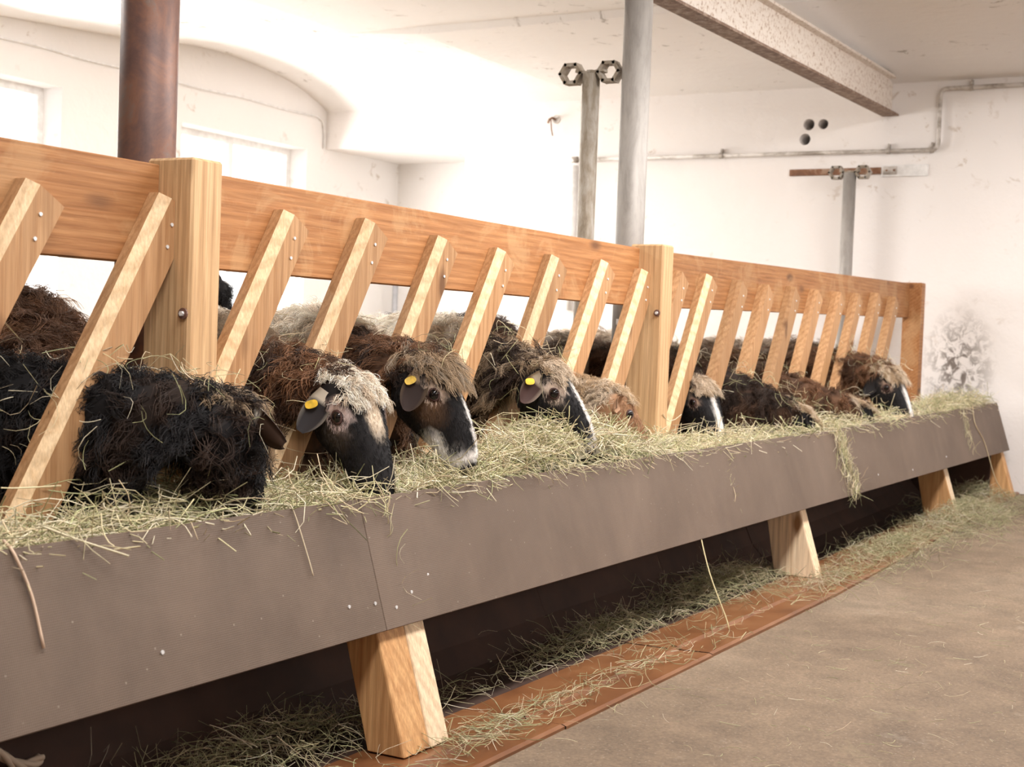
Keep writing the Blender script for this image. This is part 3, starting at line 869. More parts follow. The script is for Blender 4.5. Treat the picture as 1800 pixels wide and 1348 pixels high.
    def grow(pos, nn, flow, length, cls, nstr, spread, curl, kp, rad_, lift=.55, jit=.25):
        m = len(pos); s = np.linspace(0, 1, kp)
        ln = length[:, None, None]
        n1 = nn[:, None, :]; f1 = flow[:, None, :]
        side = np.cross(nn, flow); side /= np.maximum(np.linalg.norm(side, axis=1), 1e-6)[:, None]
        ph = rng.random(m)[:, None] * 6.28; fr = rng.uniform(.6, 1.7, m)[:, None] * 6.28
        ang = ph + fr * s[None]
        amp = (curl * rng.uniform(.3, 1.4, m))[:, None] * (s[None] ** .8)
        G = pos[:, None, :] + n1 * ln * (lift * np.sin(s * 1.7))[None, :, None] + f1 * ln * (s ** 1.35 * .85)[None, :, None]
        G = G + side[:, None, :] * (amp * np.sin(ang))[..., None] + n1 * (amp * .7 * np.cos(ang))[..., None] - n1 * (amp[:, :1] * .7 * np.cos(ang[:, :1]))[..., None]
        G[..., 2] -= (length[:, None] * .22 * s[None] ** 2)
        # strands around each lock
        off = rng.normal(0, 1, (m, nstr, 3)); off -= (off * nn[:, None]).sum(-1, keepdims=True) * nn[:, None]
        off *= spread
        tip = rng.normal(0, 1, (m, nstr, 3)) * spread * .55
        sc = rng.uniform(.7, 1.15, (m, nstr, 1))
        Pp = pos[:, None, None, :] + (G - pos[:, None, :])[:, None] * sc[..., None]
        wv = (1 - .72 * s)[None, None, :, None]
        Pp = Pp + off[:, :, None, :] * wv + tip[:, :, None, :] * (s ** 1.5)[None, None, :, None]
        wob = rng.normal(0, 1, (m, nstr, kp, 3)) * (spread * .12) * (s[None, None, :, None])
        Pp = (Pp + wob).reshape(m * nstr, kp, 3)
        rd_ = np.broadcast_to((rad_ * (1 - .6 * s))[None], (m * nstr, kp)) * rng.uniform(.7, 1.3, (m * nstr, 1))
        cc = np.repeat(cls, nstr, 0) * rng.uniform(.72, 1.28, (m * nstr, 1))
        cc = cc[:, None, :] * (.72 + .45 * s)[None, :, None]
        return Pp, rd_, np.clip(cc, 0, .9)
    pos, nn, ps, an, _, ri = sample(m_body, locks)
    Tr = np.array([nrm(np.cross(r[1], r[2])) for r in rings])     # +- ring axis
    back = np.where(((Tr[ri] * (Wt + b * .5 - poll)).sum(-1) < 0)[:, None], -Tr[ri], Tr[ri])
    flow = back * rng.uniform(-.1, .7, (locks, 1)) + np.array([0, 0, -1.0]) * rng.uniform(.2, 1.0, (locks, 1)) + rng.normal(0, .45, (locks, 3))
    flow -= (flow * nn).sum(-1, keepdims=True) * nn * .8; flow /= np.linalg.norm(flow, axis=1)[:, None]
    cl = pal(ps, an, pos, rng)
    length = llen * rng.uniform(.6, 1.35, locks) * np.where(ps > .8, .8, 1)
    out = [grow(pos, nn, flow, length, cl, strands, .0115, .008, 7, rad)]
    # ---- forelock and crown wool
    nf = int(150 * fringe)
    if nf:
        def m_fr(ii, kk): return ((tt[ii] < face.get('ft', .03)) & ((tt[ii] >= 0) | (par[ii] > .93))) * (np.sin(phi[kk]) > face.get('fs', .3)) * 1.0
        pos, nn, ps, an, _, ri = sample(m_fr, nf)
        fd = h * 1.0 + hn * .15 + np.array([0, 0, -.35]); flow = fd + rng.normal(0, .45, (nf, 3))
        flow -= (flow * nn).sum(-1, keepdims=True) * nn * .8; flow /= np.linalg.norm(flow, axis=1)[:, None]
        fc = face.get('fringe', (TAN, BROWN))
        cl = mixc(np.repeat(fc[0][None], nf, 0), fc[1], (rng.random(nf) < face.get('fmix', .2)) * 1.0)
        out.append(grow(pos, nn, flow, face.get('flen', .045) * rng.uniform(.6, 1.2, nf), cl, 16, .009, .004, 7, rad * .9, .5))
    # ---- short face hair
    def m_face(ii, kk): return ((tt[ii] >= .02) & (tt[ii] < .262)) * 1.0
    pos, nn, ps, an, _, ri = sample(m_face, 2600)
    eye_d = np.minimum(*[np.linalg.norm(pos - (poll + (h * .080 + hn * .014 + hr * sg * .067) * head_scale), axis=1) for sg in (1, -1)])
    ok = eye_d > .017
    pos, nn = pos[ok], nn[ok]; m = len(pos)
    flow = np.repeat((h * -.15 + np.array([0, 0, -.6]) + h * .6)[None], m, 0) + rng.normal(0, .25, (m, 3)); flow -= (flow * nn).sum(-1, keepdims=True) * nn; flow /= np.linalg.norm(flow, axis=1)[:, None]
    out.append(grow(pos - nn * .001, nn, flow, rng.uniform(.006, .013, m), face_col(pos), 4, .003, .0004, 4, rad * .55, .3))
    # keep the eyes clear of wool
    for j in range(len(out)):
        a, r_, c_ = out[j]
        bad = np.zeros(len(a), bool)
        for sg in (1, -1):
            e1 = poll + (h * .080 + hn * .012 + hr * sg * .078) * head_scale
            dd = np.linalg.norm(a - e1, axis=2).min(1)
            bad |= dd < (face.get('clear', .032) if j < 2 else .019) * head_scale
            if j < 2 and ears and ear_dirs is not None:
                eb = poll + (h * .020 + hn * .006 + hr * sg * .060) * head_scale
                ed = nrm(hr * sg * ear_dirs[0] + h * ear_dirs[1] + hn * ear_dirs[2] + np.array([0, 0, ear_dirs[3]]))
                for q in (.05, .08, .11): bad |= np.linalg.norm(a - (eb + ed * q + hr * sg * .016), axis=2).min(1) < .030
        out[j] = (a[~bad], r_[~bad], c_[~bad])
    # join (pad to the same key count)
    P7, R7, C7 = [], [], []
    for (a, r_, c_) in out:
        if a.shape[1] != 7:
            x = np.linspace(0, a.shape[1] - 1, 7); i0 = np.clip(np.floor(x).astype(int), 0, a.shape[1] - 2); fr = (x - i0)
            a = a[:, i0] * (1 - fr)[None, :, None] + a[:, i0 + 1] * fr[None, :, None]
            r_ = r_[:, i0] * (1 - fr) + r_[:, i0 + 1] * fr
            c_ = c_[:, i0] * (1 - fr)[None, :, None] + c_[:, i0 + 1] * fr[None, :, None]
        P7.append(a); R7.append(r_); C7.append(c_)
    hair('fleece', np.concatenate(P7), np.concatenate(R7), np.concatenate(C7), root)
    # ---- eyes
    for sg in (1, -1):
        ec = poll + (h * .080 + hn * .014 + hr * sg * .0625) * head_scale
        v, f = uv_sphere(ec,   .0155 * head_scale, 16, 10)
        eo = add('eye', v, f, M_EYE, root, smooth=True)
        ax_ = nrm(hr * sg + hn * .1 + h * .12)
        a1 = nrm(h - ax_ * (h @ ax_)); a2 = np.cross(ax_, a1)
        pts = [ec + ax_ * (.0065) * head_scale + (a1 * math.cos(t) * .0140 + a2 * math.sin(t) * .0112) * head_scale for t in np.linspace(0, 2 * math.pi, 17)]
        v, f = tube(pts, .0034 * head_scale, 6, False)
        add('eyelid', v, f, M_SKIN, eo, smooth=True, colors=np.repeat((face.get('lid', np.array([.10, .055, .05])))[None], len(v), 0))
    # ---- ears
    if ears:
        for sg in (1, -1):
            base = poll + (h * .020 + hn * .006 + hr * sg * .060) * head_scale
            d = nrm(hr * sg * .62 + h * .05 - hn * .25 + np.array([0, 0, -.75])) if ear_dirs is None else nrm(hr * sg * ear_dirs[0] + h * ear_dirs[1] + hn * ear_dirs[2] + np.array([0, 0, ear_dirs[3]]))
            outw = nrm(hr * sg * .8 + h * .3 - d * ((hr * sg * .8 + h * .3) @ d))   # outer face of the ear
            wdir = np.cross(d, outw)
            L_, Wd = .106 * head_scale, .031 * head_scale
            vs, cs, fs = [], [], []
            nu, nw = 11, 7
            for lay in (0, 1):
                for i in range(nu):
                    s = i / (nu - 1)
                    wid = Wd * max(.14, math.sin(math.pi * min(1, .16 + .80 * s ** 1.15)) ** .6)
                    for j in range(nw):
                        q = -1 + 2 * j / (nw - 1)
                        cup = .014 * q * q * (1 - .3 * s) - .010 * math.sin(s * 3.1)
                        p = base + d * L_ * s + wdir * wid * q + outw * (cup + (.0022 if lay else -.0022) * (1 - q * q * .8) + .004)
                        vs.append(p)
                        ec_ = face.get('ear', BLACK * 1.6)
                        if lay and abs(q) > .72 and 'earedge' in face: ec_ = mixc(ec_, face['earedge'], np.array(.6 * (1 - s)))
                        if s < .22 and 'earedge' in face: ec_ = face['earedge'] * .8
                        cs.append(ec_)
            for lay in (0, 1):
                o_ = lay * nu * nw
                fs += [(o_ + i * nw + j, o_ + i * nw + j + 1, o_ + (i + 1) * nw + j + 1, o_ + (i + 1) * nw + j)[::(1 if lay else -1)] for i in range(nu - 1) for j in range(nw - 1)]
            o_ = nu * nw
            for i in range(nu - 1):
                fs += [(i * nw, (i + 1) * nw, o_ + (i + 1) * nw, o_ + i * nw), (i * nw + nw - 1, o_ + i * nw + nw - 1, o_ + (i + 1) * nw + nw - 1, (i + 1) * nw + nw - 1)]
            fs.append(tuple((nu - 1) * nw + j for j in range(nw)) + tuple(o_ + (nu - 1) * nw + j for j in range(nw))[::-1])
            eo = add('ear', vs, fs, M_SKIN, root, smooth=True, colors=np.array(cs))
            if sg in tagged:
                tc = base + d * L_ * face.get('tagt', .40) + outw * .008 + wdir * face.get('tagoff', .0)
                ta, tb = nrm(d * .75 + wdir * .65), None
                tb = np.cross(outw, ta)
                loop = [(math.cos(a), math.sin(a)) for a in np.linspace(0, 2 * math.pi, 16, endpoint=False)]
                sup = lambda t: np.sign(t) * abs(t) ** .75
                v = [tc + ta * .0165 * sup(c_) + tb * .0105 * sup(s_) + outw * e for e in (0, .0022) for c_, s_ in loop]
                f = [tuple(range(16))[::-1], tuple(range(16, 32))] + [(k, (k + 1) % 16, 16 + (k + 1) % 16, 16 + k) for k in range(16)]
                tg = add('ear_tag', v, f, M_TAG, eo); tg['label'] = 'yellow ear tag'
    tag(root, label, 'sheep', group)
    SURF[key] = (V, Nn, par, tt, phi)
    return root
def uv_sphere(c, r, nu=16, nv=10):
    v = [np.array(c) + r * np.array([math.sin(math.pi * j / nv) * math.cos(2 * math.pi * i / nu), math.sin(math.pi * j / nv) * math.sin(2 * math.pi * i / nu), math.cos(math.pi * j / nv)]) for j in range(nv + 1) for i in range(nu)]
    f = [(j * nu + i, j * nu + (i + 1) % nu, (j + 1) * nu + (i + 1) % nu, (j + 1) * nu + i) for j in range(nv) for i in range(nu)]
    return v, f
def palette(body, neck, s0=.50, s1=.62, mixb=.25, mixn=.3, topb=None):
    """body / neck: (main, second); mottled by position so patches hang together"""
    def pal(s, an, P, rng):
        m = len(s)
        t = np.clip((s - s0) / (s1 - s0) + rng.normal(0, .12, m), 0, 1)
        pn = .5 + .5 * np.sin(P[:, 0] * 23 + 1.7 * np.sin(P[:, 2] * 19)) * np.cos(P[:, 1] * 21 + P[:, 2] * 11)
        rb = np.clip((pn < mixb) * .8 + (rng.random(m) < mixb * .5) * .6, 0, 1)
        rn_ = np.clip((pn < mixn) * .8 + (rng.random(m) < mixn * .5) * .6, 0, 1)
        cb = mixc(np.repeat(body[0][None], m, 0), body[1], rb)
        if topb is not None: cb = mixc(cb, topb, np.clip((np.asarray(an) - .5) * 2 + rng.normal(0, .25, m), 0, 1))
        cn = mixc(np.repeat(neck[0][None], m, 0), neck[1], rn_)
        return cb + (cn - cb) * t[:, None]
    return pal
SIDE = -1     # the flank turned to the camera
GR = 'sheep feeding at the trough'
HS = 1.12
sheep('s1', 'black sheep nearest the camera, head turned away into the hay', (2.02, 2.74, .80), (-.25, .95), [(2.19, 2.47, .79), (2.28, 2.22, .79)], (2.375, 2.055, .82), (2.515, 2.09, .575),
      palette((BLACK, BLACK * 1.3), (BLACK, DKBR), .5, .7, .2, .25), locks=1900, llen=.055, tagged=(SIDE, 1), fringe=1.0, fseed=1, woolly=.17, neckd=1.3, group=GR, neckr=.92, head_scale=HS,
      face=dict(base=BLACK, fringe=(TAN, GREYT), fmix=.3, earedge=PALE, ear=DKBR * 1.2, ft=.10, fs=-.1, flen=.05, clear=0, tagt=.45), ear_dirs=(.85, -.1, -.35, -.45))
sheep('s2', 'black-faced sheep with a broad cream forehead stripe and pale eye ring', (3.10, 2.66, .84), (.46, .88), [(3.02, 2.46, .82), (2.97, 2.30, .82)], (2.925, 2.12, .855), (2.905, 1.985, .585),
      palette((PALE, CREAM), (RUSTC, DKBR), .66, .76, .3, .5), locks=1500, tagged=(SIDE, 1), fringe=1.1, fseed=2, group=GR, neckd=1.22, neckr=1.06, head_scale=HS,
      face=dict(base=BLACK, cheek=np.array([.07, .055, .045]), ring=np.array([.62, .50, .47]), rr=.033, blaze=CREAM, bw=.024, bt0=.0, bt1=.15, fringe=(PALE, CREAM), fmix=.4, flen=.036, fs=.45, ear=BLACK * 2.2, earedge=PALE, tagoff=.018), ear_dirs=(.5, 0, -.45, -.75))
sheep('s3', 'sheep with a shaggy tan fringe, black cheeks and white muzzle', (3.56, 2.68, .87), (.52, .85), [(3.46, 2.48, .86), (3.39, 2.31, .865)], (3.285, 2.12, .905), (3.325, 2.0, .655),
      palette((PALE, CREAM), (DKBR, RUSTC), .66, .76, .35, .45), locks=1500, tagged=(SIDE, 1), fringe=1.7, fseed=3, group=GR, neckd=1.22, neckr=1.06, head_scale=HS,
      face=dict(base=BLACK, cheek=np.array([.15, .085, .05]), ring=np.array([.64, .50, .40]), rr=.029, blaze=WHITE, bw=.014, bt0=.08, muzzle=WHITE, mt=.222, chin=WHITE, fringe=(TAN, GREYT), fmix=.4, flen=.062, ear=np.array([.035, .022, .019]), earedge=TAN, tagoff=.02, tagt=.3, ft=.045, fs=.2), ear_dirs=(.5, 0, -.3, -.85))
sheep('s4', 'sheep with curly cream poll, pale ringed eye and white nose stripe behind the hay mound', (4.27, 2.70, .87), (.50, .86), [(4.17, 2.49, .86), (4.09, 2.32, .865)], (3.985, 2.13, .888), (4.03, 1.995, .675),
      palette((PALE, CREAM), (DKBR, TAN), .66, .76, .3, .4), locks=1400, tagged=(SIDE, 1), fringe=1.3, fseed=4, group=GR, neckd=1.22, neckr=1.06, head_scale=HS,
      face=dict(base=BLACK, ring=np.array([.74, .60, .50]), rr=.032, blaze=WHITE, bw=.019, bt0=.02, muzzle=WHITE, mt=.238, fringe=(CREAM, TAN), fmix=.25, ear=np.array([.05, .024, .02]), earedge=CREAM, tagoff=.02, flen=.036), ear_dirs=(.7, 0, -.6, -.45))
sheep('s5', 'light tan sheep with a white stripe, head buried in the hay beside the middle post', (4.68, 2.72, .80), (.50, .86), [(4.58, 2.46, .78), (4.52, 2.28, .77)], (4.47, 2.12, .80), (4.585, 2.03, .59),
      palette((TAN * 1.1, CREAM), (np.array([.46, .32, .19]), CREAM * .9), .52, .66), locks=1000, llen=.045, fringe=1.2, fseed=5, group=GR, neckr=.95,
      face=dict(base=np.array([.36, .20, .11]), blaze=WHITE, bw=.016, bt0=-.01, fringe=(np.array([.52, .38, .24]), CREAM), fmix=.4, flen=.03, ear=np.array([.34, .2, .12])), ear_dirs=(.6, -.5, -.2, -.5))
sheep('s6', 'black-faced sheep peering past the slat just beyond the middle post', (5.66, 2.86, .82), (.25, .97), [(5.65, 2.60, .81), (5.64, 2.42, .81)], (5.64, 2.26, .81), (5.585, 2.12, .555),
      palette((DKBR, BROWN), (DKBR, BROWN), .52, .66, .3, .4, CREAM * .8), locks=900, fringe=1.3, fseed=6, group=GR, head_scale=1.05,
      face=dict(base=BLACK, ring=np.array([.52, .38, .30]), rr=.027, blaze=WHITE, bw=.017, bt0=.03, fringe=(CREAM, TAN), fmix=.3, flen=.03, fs=.5, ear=BLACK * 1.6), ear_dirs=(.5, 0, -.45, -.75))
sheep('s7', 'dark brown sheep behind the hay, small cream poll patch, hay on its neck', (6.18, 2.70, .80), (.42, .9), [(6.14, 2.44, .76), (6.15, 2.22, .725)], (6.30, 2.04, .685), (6.42, 1.99, .49),
      palette((DKBR, BROWN), (DKBR * .8, BROWN), .5, .7, .3, .35, CREAM * .6), locks=1200, fringe=1.2, fseed=7, group=GR, neckr=1.1,
      face=dict(base=BLACK, fringe=(TAN * 1.2, CREAM), fmix=.4, flen=.05, ear=BLACK * 1.6, ft=.05), ear_dirs=(.5, -.6, -.3, -.5))
sheep('s8', 'brown sheep with rusty neck wool and cream poll patch, head down before the last sheep', (6.88, 2.66, .80), (.42, .9), [(6.86, 2.40, .75), (6.92, 2.16, .71)], (7.13, 1.99, .69), (7.27, 1.95, .49),
      palette((BROWN, DKBR), (BROWN, RUSTC), .5, .7, .3, .35, CREAM * .7), locks=1100, fringe=1.2, fseed=8, group=GR, neckr=1.05,
      face=dict(base=BLACK, fringe=(TAN * 1.2, CREAM), fmix=.4, flen=.05, ear=BLACK * 1.6, ft=.05), ear_dirs=(.5, -.6, -.3, -.5))
sheep('s9', 'farthest feeding sheep, rusty neck, ragged cream forelock, white nose stripe', (8.02, 2.60, .84), (.35, .93), [(7.93, 2.38, .85), (7.86, 2.20, .86)], (7.77, 2.02, .865), (7.74, 1.88, .60),
      palette((BROWN, DKBR), (BROWN, RUSTC), .5, .7, .3, .5, CREAM * .8), locks=1300, llen=.07, fringe=1.8, fseed=9, group=GR, head_scale=1.2,
      face=dict(base=BLACK, ring=np.array([.50, .36, .28]), rr=.027, blaze=WHITE, bw=.018, bt0=.05, fringe=(TAN * 1.15, CREAM), fmix=.4, flen=.05, ear=BLACK * 1.6), ear_dirs=(.3, 0, -.8, -.6))
GP = 'sheep standing farther back in the pen'
sheep('b1', 'brown woolly sheep standing behind the black one at the left', (2.86, 3.22, .87), (.18, .98), [(2.74, 2.98, .80), (2.70, 2.86, .72)], (2.68, 2.80, .66), (2.68, 2.74, .42),
      palette((BROWN * 1.1, RUSTC), (BROWN, RUSTC), .5, .7, .4, .4), locks=1500, llen=.085, fseed=10, group=GP, face=dict(base=BLACK, fringe=(BROWN, RUSTC)), girth=1.05)
sheep('b2', 'black sheep at the back of the pen raising its head beside the nearest post', (5.05, 4.62, .86), (.45, .9), [(4.98, 4.44, 1.0), (4.90, 4.32, 1.10)], (4.86, 4.24, 1.17), (4.66, 4.40, 1.06),
      palette((BLACK, DKBR), (BLACK, BLACK * 1.4), .5, .7), locks=900, llen=.04, fringe=.5, fseed=11, tagged=(1, -1), group=GP, face=dict(base=BLACK, fringe=(BLACK * 1.4, DKBR), ear=BLACK * 1.6), ear_dirs=(.95, -.1, 0, .05))
sheep('b3', 'dark reddish brown sheep standing behind the thin clamp pole', (5.50, 3.22, .885), (.35, .93), [(5.36, 3.03, .80), (5.28, 2.92, .70)], (5.25, 2.86, .64), (5.25, 2.80, .40),
      palette((DKBR * 1.1, BROWN), (DKBR, BROWN), .5, .7, .25, .4), locks=1300, llen=.06, fseed=12, group=GP, face=dict(base=BLACK, fringe=(DKBR, BROWN)), girth=1.02)
sheep('b4', 'brown and cream sheep standing behind the far fence slats', (7.55, 3.35, .86), (.3, .95), [(7.42, 3.12, .80), (7.38, 3.02, .70)], (7.36, 2.97, .64), (7.36, 2.92, .40),
      palette((BROWN, DKBR), (BROWN, CREAM), .5, .7, .3, .4, CREAM), locks=900, llen=.06, fseed=13, group=GP, face=dict(base=BLACK, fringe=(DKBR, BROWN)))

# ------------------------------------------------------------------ hay
HAYC = np.array([[.76, .67, .43], [.66, .60, .35], [.50, .51, .27], [.88, .80, .60], [.40, .39, .20], [.70, .56, .37]])
def stalks(name, P0, D, L, rad, parent=None, seed=0, kink=.35, nseg=4, cols=None, droop=.0):
    """P0 (n,3) middle points, D (n,3) directions, L (n,), 3-sided stems joined in one mesh"""
    rng = np.random.default_rng(500 + seed)
    n = len(P0); k = nseg + 1
    D = D / np.linalg.norm(D, axis=1)[:, None]
    ref = np.where(np.abs(D[:, 2:3]) > .8, np.array([[1., 0, 0]]), np.array([[0, 0, 1.]]))
    A = np.cross(D, ref); A /= np.linalg.norm(A, axis=1)[:, None]; B = np.cross(D, A)
    s = np.linspace(-.5, .5, k)
    pts = P0[:, None] + D[:, None] * (L[:, None] * s)[..., None]
    c1 = rng.normal(0, kink, n) * L * .5; c2 = rng.normal(0, kink, n) * L * .5
    pts += A[:, None] * (c1[:, None] * (s ** 2 * 4 - .33))[..., None] + B[:, None] * (c2[:, None] * (s ** 2 * 4 - .33))[..., None]
    kn = rng.integers(1, k - 1, n); ka = rng.normal(0, .25, n) * L
    pts += A[:, None] * (ka[:, None] * np.maximum(0, np.arange(k)[None] - kn[:, None]) / k)[..., None]
    if droop: pts[..., 2] -= droop * (np.arange(k)[None] / k) ** 2 * L[:, None]
    r = rad[:, None] * (1 - .35 * np.linspace(0, 1, k))[None]
    th = [0, 2.094, 4.189]
    V = np.stack([pts + (A[:, None] * math.cos(t) + B[:, None] * math.sin(t)) * r[..., None] for t in th], 2)   # n,k,3,3
    base = (np.arange(n) * k * 3)[:, None]
    F = []
    quad = np.array([[i * 3 + j, i * 3 + (j + 1) % 3, (i + 1) * 3 + (j + 1) % 3, (i + 1) * 3 + j] for i in range(nseg) for j in range(3)])
    F = (base[:, :, None] + quad[None]).reshape(-1, 4)
    if cols is None: cols = HAYC[rng.choice(len(HAYC), n, p=[.22, .17, .15, .20, .14, .12])] * rng.uniform(.6, 1.18, (n, 1))
    C = np.repeat(cols, k * 3, 0)
    V = V.reshape(-1, 3)
    if parent is not None: V = V - org(parent)
    me = bpy.data.meshes.new(name)
    me.vertices.add(len(V)); me.vertices.foreach_set('co', V.ravel())
    me.loops.add(F.size); me.loops.foreach_set('vertex_index', F.ravel())
    me.polygons.add(len(F)); me.polygons.foreach_set('loop_start', np.arange(0, F.size, 4)); me.polygons.foreach_set('loop_total', np.full(len(F), 4))
    me.update(calc_edges=True); me.validate()
    a = me.attributes.new('tint', 'FLOAT_COLOR', 'POINT'); c4 = np.ones((len(V), 4)); c4[:, :3] = C; a.data.foreach_set('color', c4.ravel())
    me.polygons.foreach_set('use_smooth', np.ones(len(F), bool))
    me.materials.append(M_HAY)
    o = bpy.data.objects.new(name, me); link(o, parent)
    return o
def nz(x, y):
    return np.sin(x * 13.1 + 2 * np.sin(y * 9)) * .5 + np.sin(x * 29 + y * 17) * .3 + np.sin(x * 5.3 - y * 23) * .4
def hay_h(x, y):
    """top of the hay in the trough"""
    front = 1.94 + ty(x)
    q = np.clip((y - front) / .34, 0, 1)
    base = .590 - .012 * q + .014 * nz(x, y)
    mound = .125 * np.exp(-((x - 3.98) / .47) ** 2) * np.sin(np.clip(q * 1.15 + .12, 0, 1) * np.pi) ** .8
    low = .045 * np.exp(-((x - 2.35) / .28) ** 2) * np.clip((q - .25) * 3, 0, 1) - .012 * np.exp(-((x - 1.9) / .3) ** 2)
    far = .035 * np.exp(-((x - 9.2) / .35) ** 2) + .02 * np.exp(-((x - 6.6) / .4) ** 2)
    return base + mound + low + far + zr(x)
hay = empty('hay', (5, 2.1, .5))
xs = np.linspace(.3, 9.5, 240)
qs = np.linspace(0, 1, 12)
V = np.array([[(x, 1.955 + float(ty(x)) * (1 - q) + q * .335, float(hay_h(x, 1.955 + float(ty(x)) * (1 - q) + q * .335)) - .022 - (.02 if q in (0, 1) else 0)) for q in qs] for x in xs])
Fq = [(i * 12 + j, (i + 1) * 12 + j, (i + 1) * 12 + j + 1, i * 12 + j + 1) for i in range(239) for j in range(11)]
hb_c = HAYC[RNG.choice(len(HAYC), len(xs) * 12)] * RNG.uniform(.15, .40, (len(xs) * 12, 1))  # bed darkened: the shade in the gaps between stalks is painted in
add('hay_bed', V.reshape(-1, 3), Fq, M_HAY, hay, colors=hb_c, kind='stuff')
def rdirs(n, rng, flat=.35, ax=None):
    a = rng.random(n) * 2 * np.pi
    d = np.stack([np.cos(a), np.sin(a), rng.normal(0, flat, n)], 1)
    if ax is not None: d[:, 0] *= ax
    return d
rng = np.random.default_rng(77)
n = 17000
x = rng.uniform(1.2, 9.5, n); x = np.where(rng.random(n) < .35, rng.normal(4.0, .7, n).clip(1.2, 9.4), x)
q = rng.random(n) ** .8
y = 1.95 + ty(x) + q * .31
z = hay_h(x, y) - .018 + rng.exponential(.016, n)
d = rdirs(n, rng, .28, 1.3)
ln_ = rng.uniform(.05, .19, n)
o = stalks('hay_stalks', np.stack([x, y, z], 1), d, ln_, rng.uniform(.0008, .0021, n), hay, 1); o['kind'] = 'stuff'
# loose ends sticking up and over the board
n = 1500
x = rng.uniform(1.2, 9.4, n); x = np.where(rng.random(n) < .4, rng.normal(3.9, .8, n).clip(1.2, 9.4), x)
y = 1.94 + ty(x) + rng.uniform(-.01, .26, n); z = hay_h(x, y) + rng.uniform(0, .035, n)
d = rdirs(n, rng, .9); o = stalks('loose_hay', np.stack([x, y, z], 1), d, rng.uniform(.07, .20, n), rng.uniform(.0009, .0020, n), hay, 2, .5); o['kind'] = 'stuff'
n = 420
x = np.where(rng.random(n) < .5, rng.normal(4.1, .55, n), rng.uniform(1.5, 9.3, n)).clip(1.2, 9.4)
y = 1.925 + ty(x) + rng.uniform(-.02, .03, n); z = .60 + zr(x) + rng.uniform(-.008, .03, n)
d = np.stack([rng.normal(0, .8, n), -np.abs(rng.normal(.5, .3, n)), rng.normal(-.22, .3, n)], 1)
o = stalks('overhanging_hay', np.stack([x, y, z], 1), d, rng.uniform(.05, .14, n), rng.uniform(.0008, .0017, n), hay, 3, .4); o['kind'] = 'stuff'
n = 320
x = np.where(rng.random(n) < .4, rng.normal(4.0, .8, n), rng.uniform(1.3, 7.5, n)).clip(1.3, 9.2); y = 1.96 + ty(x) + rng.uniform(0, .24, n)
z = hay_h(x, y) + rng.uniform(.0, .018, n); d = rdirs(n, rng, .16, 1.2)
o = stalks('long_hay', np.stack([x, y, z], 1), d, rng.uniform(.14, .27, n), rng.uniform(.0014, .0024, n), hay, 4, .22, 5,
           cols=np.array([.90, .82, .62]) * rng.uniform(.7, 1.0, (n, 1))); o['kind'] = 'stuff'
tag(hay, 'pale green and yellow hay heaped along the feed trough', 'hay', kind='stuff')
# hay tufts hanging over the board
def tuft(x0, zlo, spread, n, seed, label):
    rg = np.random.default_rng(seed)
    z = rg.uniform(zlo, .62, n); x = x0 + rg.normal(0, spread, n) + (.62 - z) * .1
    zz = z + zr(x); y = np.array([by(a, b) for a, b in zip(x, z)]) - rg.uniform(.004, .022, n)
    d = np.stack([rg.normal(0, .5, n), rg.normal(0, .12, n), -np.ones(n)], 1)
    o = stalks('hanging_hay', np.stack([x, y, zz], 1), d, rg.uniform(.04, .11, n), rg.uniform(.0007, .0014, n), None, seed, .5)
    tag(o, label, 'hay', kind='stuff')
tuft(6.46, .30, .045, 230, 31, 'thick tuft of hay hanging down the trough front near the second leg')
tuft(5.06, .40, .02, 34, 32, 'thin wisp of hay hanging on the trough front below the middle post')
tuft(8.60, .36, .03, 40, 33, 'wisp of hay hanging at the far end of the trough front')
tuft(2.83, .32, .006, 12, 34, 'few long stalks hanging above the nearest trough leg')
# single long stalks
def stalk(pts, r, label, col):
    P = cr(np.array(pts, float), 4)
    v, f = tube(P, r, 6)
    o = add('hay_stalk', v, f, M_HAY, smooth=True, colors=np.repeat(np.array(col)[None], len(v), 0))
    tag(o, label, 'hay stalk', 'single stalks on the trough')
def on_board(x, z, off=.006): return (x, by(x, z) - off, z + float(zr(x)))
stalk([(1.715, 1.955, .612), on_board(1.715, .59), on_board(1.735, .52), on_board(1.74, .43)], .0030, 'thick pale stalk hanging at the left end of the trough front', (.62, .46, .34))
stalk([(2.48, 1.95, .612), on_board(2.49, .60, .004), on_board(2.505, .50), on_board(2.51, .455)], .0014, 'straight white stalk hanging down the trough below the second sheep', (.72, .62, .44))
stalk([on_board(1.80, .63, -.02), on_board(1.86, .60, .01), on_board(1.945, .565, .04)], .0022, 'pale stalk sticking out over the near trough edge', (.66, .6, .42))
stalk([(4.69, 1.846, .345), (4.63, 1.775, .20), (4.605, 1.70, .06), (4.60, 1.685, .022)], .0026, 'bent yellow stalk leaning against the trough onto the manger lip', (.66, .56, .32))
stalk([on_board(5.05, .61), on_board(5.15, .54), on_board(5.17, .44), on_board(5.26, .33)], .0018, 'twisted dry stem hanging on the trough front below the mound', (.55, .42, .28))
stalk([on_board(8.9, .61), on_board(8.85, .5), on_board(8.95, .38), (8.98, 1.62, .22), (9.1, 1.55, .1)], .0028, 'long dry stem drooping from the far end of the trough', (.5, .40, .25))
